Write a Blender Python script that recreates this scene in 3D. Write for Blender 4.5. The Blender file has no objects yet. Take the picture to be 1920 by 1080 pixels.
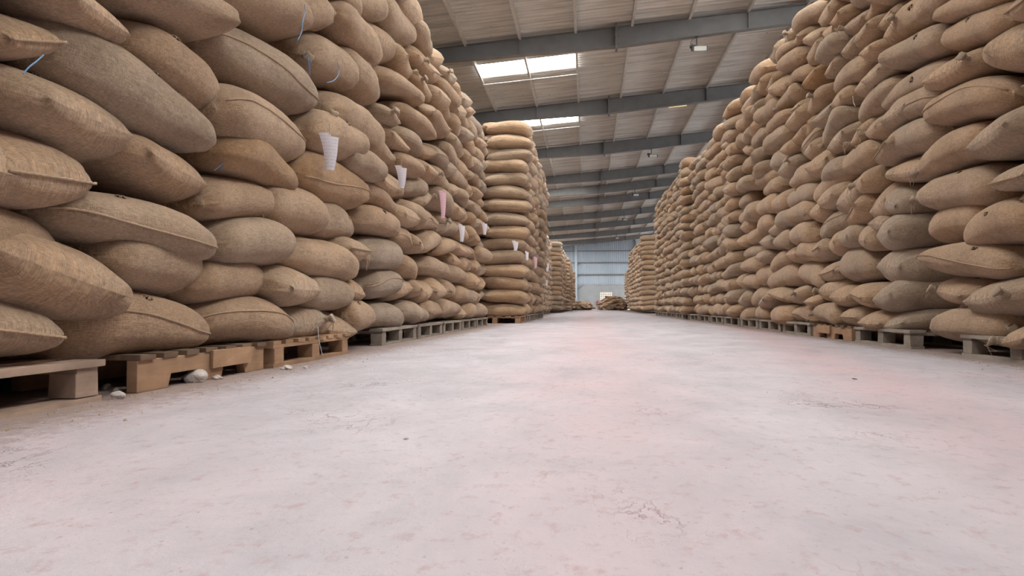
import bpy, math, random
import numpy as np
from mathutils import Vector, Matrix

# ---------------------------------------------------------------- camera, world, light, exposure
SC = bpy.context.scene
COL = SC.collection
SC.view_settings.view_transform = 'Standard'
SC.view_settings.look = 'None'
SC.view_settings.gamma = 1.0
SC.view_settings.use_curve_mapping = False
SC.view_settings.exposure = -0.42
CAM_H = 0.33
cam_d = bpy.data.cameras.new('camera')
cam_d.sensor_width = 36.0
cam_d.lens = 24.0
cam_d.clip_start = 0.05
cam_d.clip_end = 300.0
cam = bpy.data.objects.new('camera', cam_d)
COL.objects.link(cam)
_th = math.atan(141 / 1280.0)
_ph = math.atan(35 / math.hypot(1280.0, 141.0))
_fw = Vector((-math.sin(_th) * math.cos(_ph), math.cos(_th) * math.cos(_ph), math.sin(_ph)))
_rt = Vector((math.cos(_th), math.sin(_th), 0.0))
_up = _rt.cross(_fw)
cam.matrix_world = Matrix(((_rt.x, _up.x, -_fw.x, 0.0), (_rt.y, _up.y, -_fw.y, 0.0), (_rt.z, _up.z, -_fw.z, CAM_H), (0, 0, 0, 1)))
SC.camera = cam

WORLD = bpy.data.worlds.new('daylight')
SC.world = WORLD
WORLD.use_nodes = True
_bg = WORLD.node_tree.nodes['Background']
_bg.inputs[0].default_value = (0.94, 0.97, 1.0, 1.0)
_bg.inputs[1].default_value = 8.0          # overcast daylight coming in through the open end and the eaves
SKY_STRENGTH = 34.0                         # the sunlit translucent roof sheets
SKYLIGHT_COL = (1.0, 0.985, 0.96, 1.0)

# ---------------------------------------------------------------- helpers
def rng(seed):
    return np.random.default_rng(seed)

class MB:
    """collects plain pieces of one mesh"""
    def __init__(s):
        s.v = []; s.f = []
    def add(s, verts, faces):
        n = len(s.v)
        s.v.extend([tuple(map(float, p)) for p in verts]); s.f.extend([tuple(i + n for i in f) for f in faces])
        return s
    def box(s, x0, x1, y0, y1, z0, z1, jit=0.0, r=None):
        p = [(x, y, z) for z in (z0, z1) for y in (y0, y1) for x in (x0, x1)]
        if jit and r is not None:
            p = [tuple(c + r.uniform(-jit, jit) for c in q) for q in p]
        return s.add(p, [(0, 2, 3, 1), (4, 5, 7, 6), (0, 1, 5, 4), (2, 6, 7, 3), (0, 4, 6, 2), (1, 3, 7, 5)])
    def prism(s, outline, y0, y1):
        """outline in (x, z), extruded along y"""
        n = len(outline)
        v = [(x, y0, z) for x, z in outline] + [(x, y1, z) for x, z in outline]
        f = [tuple(range(n)), tuple(range(2 * n - 1, n - 1, -1))]
        f += [(i, n + i, n + (i + 1) % n, (i + 1) % n) for i in range(n)]
        return s.add(v, f)
    def prism_x(s, outline, x0, x1):
        """outline in (y, z), extruded along x"""
        n = len(outline)
        v = [(x0, y, z) for y, z in outline] + [(x1, y, z) for y, z in outline]
        f = [tuple(range(n - 1, -1, -1)), tuple(range(n, 2 * n))]
        f += [(i, (i + 1) % n, n + (i + 1) % n, n + i) for i in range(n)]
        return s.add(v, f)
    def tube(s, pts, rad, n=6, closed=False):
        pts = [Vector(p) for p in pts]
        m = len(pts); rad = rad if hasattr(rad, '__len__') else [rad] * m
        v = []; up = Vector((0.13, 0.31, 0.94)).normalized()
        for i, p in enumerate(pts):
            t = (pts[min(i + 1, m - 1)] - pts[max(i - 1, 0)])
            t = t.normalized() if t.length > 1e-9 else Vector((0, 0, 1))
            a = t.cross(up)
            if a.length < 1e-3: a = t.cross(Vector((1, 0, 0)))
            a.normalize(); b = t.cross(a)
            for k in range(n):
                w = 2 * math.pi * k / n
                v.append(p + (a * math.cos(w) + b * math.sin(w)) * rad[i])
        f = [(i * n + k, i * n + (k + 1) % n, (i + 1) * n + (k + 1) % n, (i + 1) * n + k) for i in range(m - 1) for k in range(n)]
        f += [tuple(range(n - 1, -1, -1)), tuple(range((m - 1) * n, m * n))]
        return s.add(v, f)
    def build(s, name, mat, parent=None, smooth=False, bevel=0.0):
        me = bpy.data.meshes.new(name)
        me.from_pydata(s.v, [], s.f)
        if mat is not None: me.materials.append(mat)
        if smooth: me.shade_smooth()
        o = bpy.data.objects.new(name, me)
        COL.objects.link(o)
        if parent is not None: o.parent = parent
        if bevel > 0:
            b = o.modifiers.new('bevel', 'BEVEL'); b.width = bevel; b.segments = 2; b.limit_method = 'ANGLE'
        return o

def tag(o, label=None, cat=None, group=None, kind=None):
    if label: o['label'] = label
    if cat: o['category'] = cat
    if group: o['group'] = group
    if kind: o['kind'] = kind
    return o

def empty(name, loc, rz=0.0):
    o = bpy.data.objects.new(name, None)
    o.empty_display_size = 0.1
    o.location = loc; o.rotation_euler = (0, 0, rz)
    COL.objects.link(o)
    return o

# ---------------------------------------------------------------- materials
class NT:
    def __init__(s, name):
        s.m = bpy.data.materials.new(name); s.m.use_nodes = True
        s.t = s.m.node_tree; s.b = s.t.nodes['Principled BSDF']
        s.b.inputs['Specular IOR Level'].default_value = 0.25
    def n(s, kind, **kw):
        x = s.t.nodes.new(kind)
        for k, v in kw.items():
            if k.startswith('i_'):
                x.inputs[k[2:].replace('_', ' ')].default_value = v
            else: setattr(x, k, v)
        return x
    def l(s, a, b): s.t.links.new(a, b)
    def math(s, op, a, b=None, c=None):
        x = s.n('ShaderNodeMath', operation=op)
        for i, q in enumerate((a, b, c)):
            if q is None: continue
            if isinstance(q, (int, float)): x.inputs[i].default_value = q
            else: s.l(q, x.inputs[i])
        return x.outputs[0]
    def ramp(s, fac, stops, interp='LINEAR'):
        r = s.n('ShaderNodeValToRGB'); e = r.color_ramp.elements
        r.color_ramp.interpolation = interp
        while len(e) < len(stops): e.new(0.5)
        for i, (p, c) in enumerate(stops):
            e[i].position = p; e[i].color = (c, c, c, 1) if isinstance(c, (int, float)) else (*c, 1)
        s.l(fac, r.inputs[0]); return r.outputs[0]
    def noise(s, vec, scale, detail=3.0, rough=0.55, dist=0.0):
        x = s.n('ShaderNodeTexNoise'); x.inputs['Scale'].default_value = scale; x.inputs['Detail'].default_value = detail
        x.inputs['Roughness'].default_value = rough; x.inputs['Distortion'].default_value = dist
        if vec is not None: s.l(vec, x.inputs['Vector'])
        return x.outputs[0]
    def mix(s, fac, a, b, mode='MIX'):
        x = s.n('ShaderNodeMix', data_type='RGBA', blend_type=mode)
        for sock, q in ((x.inputs[0], fac), (x.inputs[6], a), (x.inputs[7], b)):
            if isinstance(q, (int, float)): sock.default_value = q
            elif isinstance(q, tuple): sock.default_value = (*q, 1)
            else: s.l(q, sock)
        return x.outputs[2]
    def mapping(s, vec, scale):
        x = s.n('ShaderNodeMapping'); x.inputs['Scale'].default_value = scale; s.l(vec, x.inputs[0]); return x.outputs[0]
    def bump(s, h, strength, dist):
        x = s.n('ShaderNodeBump'); x.inputs['Strength'].default_value = strength; x.inputs['Distance'].default_value = dist
        s.l(h, x.inputs['Height']); s.l(x.outputs[0], s.b.inputs['Normal'])
    def col(s, c):
        if isinstance(c, tuple): s.b.inputs['Base Color'].default_value = (*c, 1)
        else: s.l(c, s.b.inputs['Base Color'])
    def rough(s, v): s.b.inputs['Roughness'].default_value = v

def lin(r, g, b):
    f = lambda c: (c / 255 / 12.92) if c <= 10 else ((c / 255 + 0.055) / 1.055) ** 2.4
    return (f(r), f(g), f(b))

M = {}
def plain(name, rgb, rough=0.7, metal=0.0, noise=0.0, nscale=8.0, spec=0.25):
    t = NT(name); t.rough(rough); t.b.inputs['Metallic'].default_value = metal
    t.b.inputs['Specular IOR Level'].default_value = spec
    c = lin(*rgb)
    if noise:
        g = t.n('ShaderNodeTexCoord').outputs['Object']
        k = t.ramp(t.noise(g, nscale, 5), [(0.3, 1 - noise), (0.7, 1 + noise * 0.3)])
        t.col(t.mix(1.0, c, k, 'MULTIPLY'))
    else: t.col(c)
    M[name] = t.m
    return t.m

def jute_material():
    t = NT('jute'); t.rough(0.92); t.b.inputs['Specular IOR Level'].default_value = 0.12
    t.b.inputs['Sheen Weight'].default_value = 0.25
    t.b.inputs['Sheen Roughness'].default_value = 0.6
    uv = t.n('ShaderNodeUVMap').outputs[0]
    sep = t.n('ShaderNodeSeparateXYZ'); t.l(uv, sep.inputs[0])
    ob = t.n('ShaderNodeTexCoord').outputs['Object']
    tint = t.n('ShaderNodeAttribute', attribute_name='tint').outputs['Fac']
    wob = t.noise(t.mapping(uv, (9, 9, 9)), 1.0, 2)
    k = 2 * math.pi / 0.0042
    su = t.math('SINE', t.math('MULTIPLY_ADD', sep.outputs[0], k, t.math('MULTIPLY', wob, 60.0)))
    sv = t.math('SINE', t.math('MULTIPLY_ADD', sep.outputs[1], k, t.math('MULTIPLY', wob, 52.0)))
    weave = t.math('MULTIPLY', t.math('MULTIPLY_ADD', su, 0.5, 0.5), t.math('MULTIPLY_ADD', sv, 0.5, 0.5))
    slub = t.noise(t.mapping(uv, (25, 320, 1)), 1.0, 4, 0.6)
    slub2 = t.noise(t.mapping(uv, (320, 25, 1)), 1.0, 4, 0.6)
    stain = t.noise(t.mapping(ob, (3.2, 3.2, 3.2)), 1.0, 5, 0.6, 0.4)
    base = t.ramp(tint, [(0.0, lin(178, 157, 135)), (0.3, lin(192, 163, 133)), (0.6, lin(199, 165, 131)), (0.85, lin(190, 157, 124)), (1.0, lin(188, 148, 104))])
    c = t.mix(1.0, base, t.ramp(stain, [(0.28, (0.70, 0.66, 0.62)), (0.5, 1.0), (0.75, (1.10, 1.07, 1.03))]), 'MULTIPLY')
    grit = t.noise(t.mapping(uv, (70, 110, 1)), 1.0, 6, 0.75)
    c = t.mix(0.9, c, t.ramp(slub, [(0.34, 0.62), (0.62, 1.14)]), 'MULTIPLY')
    c = t.mix(0.8, c, t.ramp(slub2, [(0.34, 0.66), (0.62, 1.12)]), 'MULTIPLY')
    c = t.mix(0.8, c, t.ramp(grit, [(0.36, 0.66), (0.6, 1.12)]), 'MULTIPLY')
    c = t.mix(0.3, c, t.ramp(weave, [(0.0, 0.62), (0.35, 1.1)]), 'MULTIPLY')
    fold = t.noise(t.mapping(uv, (7, 16, 1)), 1.0, 3, 0.5, 0.6)
    t.col(c)
    h = t.math('ADD', t.math('MULTIPLY', weave, 0.35), t.math('MULTIPLY', t.math('ADD', slub, slub2), 1.3))
    h = t.math('ADD', h, t.math('MULTIPLY', grit, 1.6))
    h = t.math('ADD', h, t.math('MULTIPLY', fold, 7.0))
    t.bump(h, 0.8, 0.0030)
    M['jute'] = t.m
jute_material()

def wood_material(name, a, b, axis=(2, 30, 30)):
    t = NT(name); t.rough(0.85)
    ob = t.n('ShaderNodeTexCoord').outputs['Object']
    g = t.noise(t.mapping(ob, axis), 1.0, 6, 0.6, 1.2)
    d = t.noise(t.mapping(ob, (5, 5, 5)), 1.0, 4)
    c = t.mix(g, lin(*a), lin(*b))
    c = t.mix(1.0, c, t.ramp(d, [(0.3, 0.7), (0.65, 1.1)]), 'MULTIPLY')
    t.col(c); t.bump(g, 0.4, 0.002); M[name] = t.m
wood_material('wood_dark', (92, 76, 64), (140, 116, 96), (30, 4, 30))
wood_material('wood_brown', (150, 119, 94), (188, 154, 124), (30, 2.5, 30))
wood_material('wood_dusty', (150, 126, 110), (186, 164, 148), (30, 3, 30))
wood_material('wood_grey', (128, 118, 108), (172, 162, 152), (30, 3, 30))
plain('fibre', (172, 148, 124), 0.9)
plain('dark_hole', (52, 36, 26), 1.0, noise=0.4, nscale=90)
plain('blue_twine', (120, 158, 200), 0.5)
plain('white_twine', (205, 205, 205), 0.6)
plain('steel_grey', (112, 112, 112), 0.5, 0.0, 0.18, 3.0, 0.4)
plain('steel_pale', (204, 200, 194), 0.5, 0.0, 0.15, 4.0, 0.4)
plain('lamp_black', (42, 42, 44), 0.45, spec=0.5)
plain('lamp_glass', (205, 205, 200), 0.15, spec=0.6)
plain('plaster', (150, 154, 156), 0.9, 0.0, 0.1, 1.5)
plain('red_paint', (186, 44, 40), 0.35, spec=0.5)
plain('stone', (200, 192, 186), 0.95, 0.0, 0.25, 30)
plain('cement', (190, 184, 178), 0.95, 0.0, 0.2, 10)

def cladding_material():
    t = NT('cladding'); t.rough(0.5)
    ob = t.n('ShaderNodeTexCoord').outputs['Object']
    s = t.noise(t.mapping(ob, (1.2, 1, 0.25)), 1.0, 4)
    t.col(t.mix(s, lin(146, 160, 174), lin(176, 186, 194))); M['cladding'] = t.m
cladding_material()

def sheet_material():
    t = NT('fibre_cement'); t.rough(0.95); t.b.inputs['Specular IOR Level'].default_value = 0.1
    ob = t.n('ShaderNodeTexCoord').outputs['Object']
    a = t.noise(t.mapping(ob, (0.8, 2.2, 1)), 1.0, 6, 0.65)
    b = t.noise(t.mapping(ob, (1.2, 9, 1)), 1.0, 4, 0.6)
    sp = t.n('ShaderNodeTexVoronoi'); sp.inputs['Scale'].default_value = 2.6; t.l(ob, sp.inputs['Vector'])
    dots = t.ramp(sp.outputs['Distance'], [(0.035, 0.45), (0.06, 1.0)])
    c = t.mix(a, lin(196, 194, 190), lin(228, 227, 224))
    c = t.mix(0.6, c, t.ramp(b, [(0.3, 0.78), (0.6, 1.05)]), 'MULTIPLY')
    fl = t.noise(t.mapping(ob, (0.35, 22, 1)), 1.0, 3, 0.7)
    c = t.mix(0.8, c, t.ramp(fl, [(0.36, 0.66), (0.56, 1.06)]), 'MULTIPLY')
    c = t.mix(0.8, c, dots, 'MULTIPLY')
    sp2 = t.n('ShaderNodeSeparateXYZ'); t.l(ob, sp2.inputs[0])
    lap = t.math('FRACT', t.math('DIVIDE', sp2.outputs[1], 1.062))
    c = t.mix(0.55, c, t.ramp(lap, [(0.0, 0.3), (0.022, 0.3), (0.03, 1.0)]), 'MULTIPLY')  # shadow at each sheet lap painted in as a dark line
    t.col(c); M['fibre_cement'] = t.m
sheet_material()

def floor_material():
    t = NT('dusty_concrete'); t.rough(0.9); t.b.inputs['Specular IOR Level'].default_value = 0.15
    ob = t.n('ShaderNodeTexCoord').outputs['Object']
    big = t.noise(t.mapping(ob, (0.55, 0.22, 1)), 1.0, 4, 0.55, 0.6)
    mid = t.noise(t.mapping(ob, (2.5, 1.6, 1)), 1.0, 6, 0.65, 0.4)
    fine = t.noise(t.mapping(ob, (26, 18, 1)), 1.0, 5, 0.7)
    speck = t.noise(t.mapping(ob, (90, 60, 1)), 1.0, 2, 0.5)
    sep = t.n('ShaderNodeSeparateXYZ'); t.l(ob, sep.inputs[0])
    # pink dust trodden down the middle and right of the aisle
    def streak(x0, slope, width, amp):
        d = t.math('SUBTRACT', sep.outputs[0], t.math('MULTIPLY_ADD', sep.outputs[1], slope, x0))
        d = t.math('MULTIPLY', t.math('DIVIDE', d, width), t.math('DIVIDE', d, width))
        return t.math('MULTIPLY', t.math('POWER', 2.718, t.math('MULTIPLY', d, -1.0)), amp)
    pk = t.math('ADD', streak(0.05, 0.0, 0.40, 0.34), streak(0.75, 0.16, 0.30, 0.5))
    pk = t.math('ADD', pk, t.ramp(big, [(0.45, 0.0), (0.72, 0.45)]))
    pk = t.math('MULTIPLY', pk, t.ramp(mid, [(0.3, 0.4), (0.65, 1.25)]))
    c = t.mix(t.ramp(mid, [(0.3, 0.0), (0.7, 1.0)]), lin(162, 158, 163), lin(189, 186, 192))
    c = t.mix(pk, c, lin(182, 153, 154))
    c = t.mix(t.ramp(fine, [(0.54, 0.0), (0.70, 0.55)]), c, lin(160, 134, 130))
    c = t.mix(t.ramp(speck, [(0.68, 0.0), (0.76, 0.6)]), c, lin(150, 128, 118))
    rg = t.noise(t.mapping(ob, (9, 5.5, 1)), 1.0, 5, 0.65, 0.25)
    rd = t.math('ABSOLUTE', t.math('SUBTRACT', rg, 0.5))
    rm = t.math('MULTIPLY', t.ramp(rd, [(0.0, 1.0), (0.02, 0.0)]), t.ramp(t.noise(t.mapping(ob, (1.7, 1.3, 3)), 1.0, 3), [(0.54, 0.0), (0.68, 0.6)]))
    c = t.mix(rm, c, lin(142, 112, 106))
    # grey scuffs
    sc = t.noise(t.mapping(ob, (1.1, 7.0, 1)), 1.0, 3, 0.5, 0.8)
    c = t.mix(t.ramp(sc, [(0.70, 0.0), (0.78, 0.4)]), c, lin(176, 178, 180))
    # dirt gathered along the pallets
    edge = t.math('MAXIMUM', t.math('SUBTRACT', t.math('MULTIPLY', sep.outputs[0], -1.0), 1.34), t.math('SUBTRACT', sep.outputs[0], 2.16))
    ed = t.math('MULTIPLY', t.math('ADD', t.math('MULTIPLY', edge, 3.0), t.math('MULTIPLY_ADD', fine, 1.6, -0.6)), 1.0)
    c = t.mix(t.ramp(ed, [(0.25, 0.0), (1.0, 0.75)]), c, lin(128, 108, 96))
    t.col(c)
    h = t.math('ADD', t.math('MULTIPLY', mid, 1.0), t.math('MULTIPLY', fine, 0.45))
    h = t.math('SUBTRACT', h, t.math('MULTIPLY', rm, 0.5))
    t.bump(h, 0.8, 0.014)
    M['dusty_concrete'] = t.m
floor_material()

def skylight_material():
    t = NT('skylight_sheet'); t.col(lin(235, 235, 230)); t.rough(0.6)
    t.b.inputs['Emission Color'].default_value = SKYLIGHT_COL
    t.b.inputs['Emission Strength'].default_value = SKY_STRENGTH
    M['skylight_sheet'] = t.m
skylight_material()
def lit(name, rgb, s):
    t = NT(name); t.col(lin(*rgb)); t.rough(0.7)
    t.b.inputs['Emission Color'].default_value = (*lin(*rgb), 1); t.b.inputs['Emission Strength'].default_value = s
    M[name] = t.m
lit('window_light', (255, 248, 236), 1.3)
lit('old_skylight', (232, 214, 160), 0.9)
lit('door_light', (226, 234, 250), 0.9)

def paper_material(name, rgb):
    t = NT(name); t.rough(0.8)
    uv = t.n('ShaderNodeTexCoord').outputs['Generated']
    sep = t.n('ShaderNodeSeparateXYZ'); t.l(uv, sep.inputs[0])
    rows = t.math('FRACT', t.math('MULTIPLY', sep.outputs[2], 11.0))
    ln = t.math('LESS_THAN', rows, 0.14)
    gaps = t.noise(t.mapping(uv, (14, 14, 11)), 1.0, 1)
    msk = t.math('MULTIPLY', ln, t.math('GREATER_THAN', gaps, 0.47))
    t.col(t.mix(t.math('MULTIPLY', msk, 0.45), lin(*rgb), lin(96, 92, 120))); M[name] = t.m
paper_material('paper_white', (228, 224, 232))
paper_material('paper_pink', (226, 186, 200))

# ---------------------------------------------------------------- the hall
RAFTER_Y = [-1.2, 4.6, 10.6, 16.54, 22.24, 28.2, 34.2, 38.0, 42.2, 48.8, 55.3, 61.8, 68.2]
WALL_Y = 74.5
ROOF_A, ROOF_B = 7.16, 0.0773           # height of the roof sheets: A + B * x
XL, XR = -13.0, 15.0
YB = -7.0
PURLIN_X = [-0.26 + 1.36 * k for k in range(-9, 12)]
SKY_X0, SKY_X1 = -2.95, -0.30

def add_plane(name, corners, mat, sub=None):
    return MB().add(corners, [(0, 1, 2, 3)]).build(name, mat)

fl = MB().box(XL, XR, YB, WALL_Y, -0.2, 0.0).build('floor', M['dusty_concrete']); tag(fl, kind='structure')

ORD = ['zeroth', 'first', 'second', 'third', 'fourth', 'fifth', 'sixth', 'seventh', 'eighth', 'ninth', 'tenth', 'eleventh', 'twelfth', 'thirteenth',
       'fourteenth', 'fifteenth', 'sixteenth', 'seventeenth', 'eighteenth', 'nineteenth', 'twentieth'] + ['place %d' % k for k in range(21, 60)]

def corr(mb, xs, y0, y1, pitch=0.177, amp=0.042, dz=0.0, thick=0.008, spp=8):
    """corrugated roof sheet running along x, waves along y"""
    n = max(2, int(round((y1 - y0) / pitch * spp)) + 1)
    ys = np.linspace(y0, y1, n)
    z = amp * np.sin(ys / pitch * 2 * math.pi)
    v = []; f = []
    for layer in (0, 1):
        for x in xs:
            for y, a in zip(ys, z):
                v.append((x, y, ROOF_A + ROOF_B * x + a + dz + layer * thick))
    for i in range(n - 1):
        f.append((i, i + 1, n + i + 1, n + i))
        f.append((2 * n + i, 3 * n + i, 3 * n + i + 1, 2 * n + i + 1))
    mb.add(v, f)

SKY_Y = []
for r0 in RAFTER_Y:
    d_ = 1.64 if r0 < 28 else 1.1
    SKY_Y.append((r0 + d_, r0 + d_ + 1.0))
roof = MB()
OLD = (24.0, 24.42, 2.87, 3.5)
corr(roof, (XL, SKY_X0), YB, WALL_Y)
corr(roof, (OLD[3], XR), YB, WALL_Y)
corr(roof, (SKY_X1, OLD[2]), YB, WALL_Y)
corr(roof, (OLD[2], OLD[3]), YB, OLD[0]); corr(roof, (OLD[2], OLD[3]), OLD[1], WALL_Y)
y = YB
for a, b in SKY_Y:
    corr(roof, (SKY_X0, SKY_X1), y, a); y = b
corr(roof, (SKY_X0, SKY_X1), y, WALL_Y)
tag(roof.build('ceiling', M['fibre_cement']), kind='structure')
for k, (a, b) in enumerate(SKY_Y):
    mb = MB(); corr(mb, (SKY_X0, SKY_X1), a, b)
    o = mb.build('roof_skylight', M['skylight_sheet'])
    which = {3: 'bright translucent skylight panel, the fully visible one nearest in the roof', 4: 'bright translucent skylight panel half hidden behind the second visible rafter'}
    tag(o, which.get(k, 'translucent skylight strip hidden up behind a rafter, %s roof bay of the hall' % ORD[k + 1]), 'skylight', 'translucent roof skylights')
for k, r0 in enumerate(RAFTER_Y[:3]):  # glowing sheets added out of view as key light on the near sacks
    mb = MB(); corr(mb, (2.46, 5.18), r0 + 1.2, r0 + 2.6, dz=-0.07)
    tag(mb.build('roof_skylight', M['skylight_sheet']), 'added glowing roof sheet above the untagged side, %s bay from the back wall, out of view overhead' % ORD[k + 1], 'skylight', 'translucent roof skylights')
for k, r0 in enumerate(RAFTER_Y[-2:]):  # unseen glowing sheets added under the roof to brighten the end wall
    for x0 in (-8.6, 8.0):
        mb = MB(); corr(mb, (x0, x0 + 2.7), r0 + 2.0, r0 + 5.0, dz=-0.03)
        tag(mb.build('roof_skylight', M['skylight_sheet']), 'broad added glowing roof sheet over the %s side of the hall, %s from the end wall' % ('tagged' if x0 < 0 else 'untagged', ORD[2 - k]), 'skylight', 'translucent roof skylights')
mb = MB(); corr(mb, (OLD[2], OLD[3]), OLD[0], OLD[1])
tag(mb.build('yellowed_skylight', M['old_skylight']), 'small yellowed translucent patch in the roof sheets behind the second visible rafter', 'skylight')

def interp(x, pts):
    for (a, b), (c, d) in zip(pts[:-1], pts[1:]):
        if x <= c: return b + (d - b) * (x - a) / (c - a)
    return pts[-1][1]
BOT = [(XL, 5.9), (-4.5, 6.36), (0.72, 6.60), (XR, 7.93)]
for k, ry in enumerate(RAFTER_Y[2:]):
    root = empty('roof_rafter', (0.72, ry, 6.6))
    tag(root, ('grey steel I-beam rafter, %s one visible going down the hall' % ORD[k]) if k else 'grey steel I-beam rafter overhead just above the top edge of view', 'rafter', 'roof rafters')
    ox, oz = 0.72, 6.6
    T = lambda x: ROOF_A + ROOF_B * x - 0.13
    def strip(name, xs, lo, hi, hw):
        out = [(x - ox, lo(x) - oz) for x in xs] + [(x - ox, hi(x) - oz) for x in reversed(xs)]
        m = MB(); m.prism(out, -hw, hw); return m.build(name, M['steel_grey'], root)
    xs = [XL, -4.5, 0.72, 5.5, XR]
    bz = lambda x: interp(x, BOT)
    strip('web', xs, lambda x: bz(x) + 0.012, lambda x: T(x) - 0.012, 0.006)
    strip('top_flange', [XL, XR], lambda x: T(x) - 0.012, T, 0.09)
    strip('bottom_flange', xs, bz, lambda x: bz(x) + 0.012, 0.09)
    sp = MB(); sp.box(-0.025, 0.025, -0.11, 0.11, -0.07, T(0.72) - oz + 0.07)
    for s_ in (-1, 1):
        for zz in (0.06, 0.25, 0.44):
            sp.box(-0.045, 0.045, s_ * 0.06 - 0.014, s_ * 0.06 + 0.014, zz, zz + 0.028)
    sp.build('splice_plate', M['steel_grey'], root)
    for x in (-9.0, -5.3, -1.63, 3.81, 6.53, 10.6):
        m = MB(); m.box(x - ox - 0.006, x - ox + 0.006, -0.085, 0.085, bz(x) - oz + 0.01, T(x) - oz - 0.01); m.build('stiffener', M['steel_grey'], root)

for k, x in enumerate(PURLIN_X):
    z = ROOF_A + ROOF_B * x - 0.025
    m = MB()
    prof = [(-0.03, 0), (0.03, 0), (0.03, -0.012), (-0.018, -0.012), (-0.018, -0.118), (0.03, -0.118), (0.03, -0.13), (-0.03, -0.13)]
    m.prism([(a, b) for a, b in prof], YB + 0.2, WALL_Y - 0.05)
    o = m.build('roof_purlin', M['steel_pale']); o.location = (x, 0, z)
    c = int(round((x + 0.26) / 1.36))
    lab = ('pale steel purlin running along the roof, %s from the mid splice line towards the %s wall' % (ORD[abs(c - 1) if c > 1 else abs(c) + 1], 'far corner stack' if c > 0 else 'skylights'))
    if c >= 1: lab = 'pale steel purlin under the roof, %s purlin past the rafter splices on the lamp side' % ORD[c]
    else: lab = 'pale steel purlin under the roof, %s purlin past the rafter splices on the skylight side' % ORD[1 - c]
    tag(o, lab, 'purlin', 'roof purlins')

# thin sag rods crossing under the sheets
for k, yy in enumerate((19.42, 25.1)):
    m = MB(); m.tube([(x_, yy, ROOF_A + ROOF_B * x_ - 0.17) for x_ in (-3.0, -1.6, -0.26)], 0.007, 6)
    tag(m.build('bracing_rod', M['steel_pale']), 'thin straight rod crossing under the %s visible bright skylight' % ORD[k + 1], 'bracing rod', 'roof bracing rods')
for k, (ya, yb) in enumerate(((10.6, 16.54),)):
    for j, (xa, xb) in enumerate(((-4.3, 1.0), (6.4, 1.0))):
        m = MB(); m.tube([(xa, yb - 0.1, ROOF_A + ROOF_B * xa - 0.16), (xb, ya + 0.1, ROOF_A + ROOF_B * xb - 0.16)], 0.005, 6)
        tag(m.build('bracing_rod', M['steel_pale']), 'thin diagonal steel bracing rod in the nearest visible roof bay, %s side' % (('skylight', 'lamp')[j]), 'bracing rod', 'roof bracing rods')

# floodlights hung under every other rafter
for k, ry in enumerate((16.54, 28.2, 38.0, 48.8, 61.8)):
    x = 2.62
    root = empty('floodlight', (x, ry, interp(x, BOT)))
    tag(root, 'black floodlight on a bracket under the rafter, %s from the camera end' % ORD[k + 1], 'floodlight', 'floodlights under the rafters')
    MB().box(-0.03, 0.03, -0.03, 0.03, -0.02, 0.0).box(-0.014, 0.014, -0.014, 0.014, -0.2, 0.0).box(-0.16, -0.02, -0.012, 0.012, -0.22, -0.19).build('bracket', M['lamp_black'], root)
    h = MB(); h.prism_x([(-0.06, -0.24), (0.10, -0.20), (0.12, -0.29), (-0.04, -0.36)], -0.12, 0.25)
    h.prism_x([(0.0, -0.19), (0.05, -0.18), (0.05, -0.26), (0.0, -0.26)], -0.16, -0.02)
    hd = h.build('lamp_head', M['lamp_black'], root, bevel=0.008)
    MB().prism_x([(-0.064, -0.252), (-0.046, -0.355), (-0.052, -0.356), (-0.07, -0.253)], -0.07, 0.22).build('lens', M['lamp_glass'], hd)
    MB().tube([(0.0, 0.02, 0.0), (-0.1, 0.05, -0.05), (-0.14, 0.03, -0.14), (-0.06, 0.02, -0.2)], 0.006, 5).build('cable', M['lamp_black'], root)

# end wall
def wall_panel(mb, x0, x1, yy, z0, ztop, pitch=0.22, d=0.035):
    xs = []; x = x0
    while x < x1:
        xs += [(x, 0.0), (x + pitch * 0.7, 0.0), (x + pitch * 0.77, d), (x + pitch * 0.93, d)]; x += pitch
    xs = [(min(a, x1), b) for a, b in xs] + [(x1, 0)]
    n = len(xs)
    v = [(a, yy - b, z0) for a, b in xs] + [(a, yy - b, ztop(a)) for a, b in xs]
    mb.add(v, [(i, i + 1, n + i + 1, n + i) for i in range(n - 1)])
WX0, WX1, WZ0, WZ1 = 1.38, 2.68, 1.02, 1.88
mb = MB(); wall_panel(mb, XL, XR, WALL_Y, 2.62, lambda a: ROOF_A + ROOF_B * a)
tag(mb.build('wall_far', M['cladding']), kind='structure')
mb = MB()
Z = 2.65
for b in ((XL, WX0, 0, Z), (WX1, 4.05, 0, Z), (WX0, WX1, 0, WZ0), (WX0, WX1, WZ1, Z), (4.65, XR, 0, Z), (4.05, 4.65, 2.1, Z)):
    mb.box(b[0], b[1], WALL_Y - 0.06, WALL_Y + 0.16, b[2], b[3])
mb.box(XL, XR, WALL_Y - 0.09, WALL_Y + 0.16, Z, Z + 0.06)
tag(mb.build('trim_masonry', M['plaster']), kind='structure')
w = empty('window_1', ((WX0 + WX1) / 2, WALL_Y, WZ0)); tag(w, kind='structure')
m = MB(); hw = (WX1 - WX0) / 2; hh = WZ1 - WZ0
for i in range(8): m.box(-hw + i * 2 * hw / 7 - 0.035, -hw + i * 2 * hw / 7 + 0.035, -0.1, 0.1, 0, hh)
for i in range(5): m.box(-hw, hw, -0.1, 0.1, i * hh / 4 - 0.035, i * hh / 4 + 0.035)
m.build('window_grid', M['cement'], w)
MB().box(-hw, hw, 0.11, 0.12, 0, hh).build('bright_opening', M['window_light'], w)
MB().box(-hw - 0.12, hw + 0.12, -0.14, 0.0, -0.1, -0.03).build('window_sill', M['cement'], w)
d = empty('door_1', (4.35, WALL_Y, 0)); tag(d, kind='structure')
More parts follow.
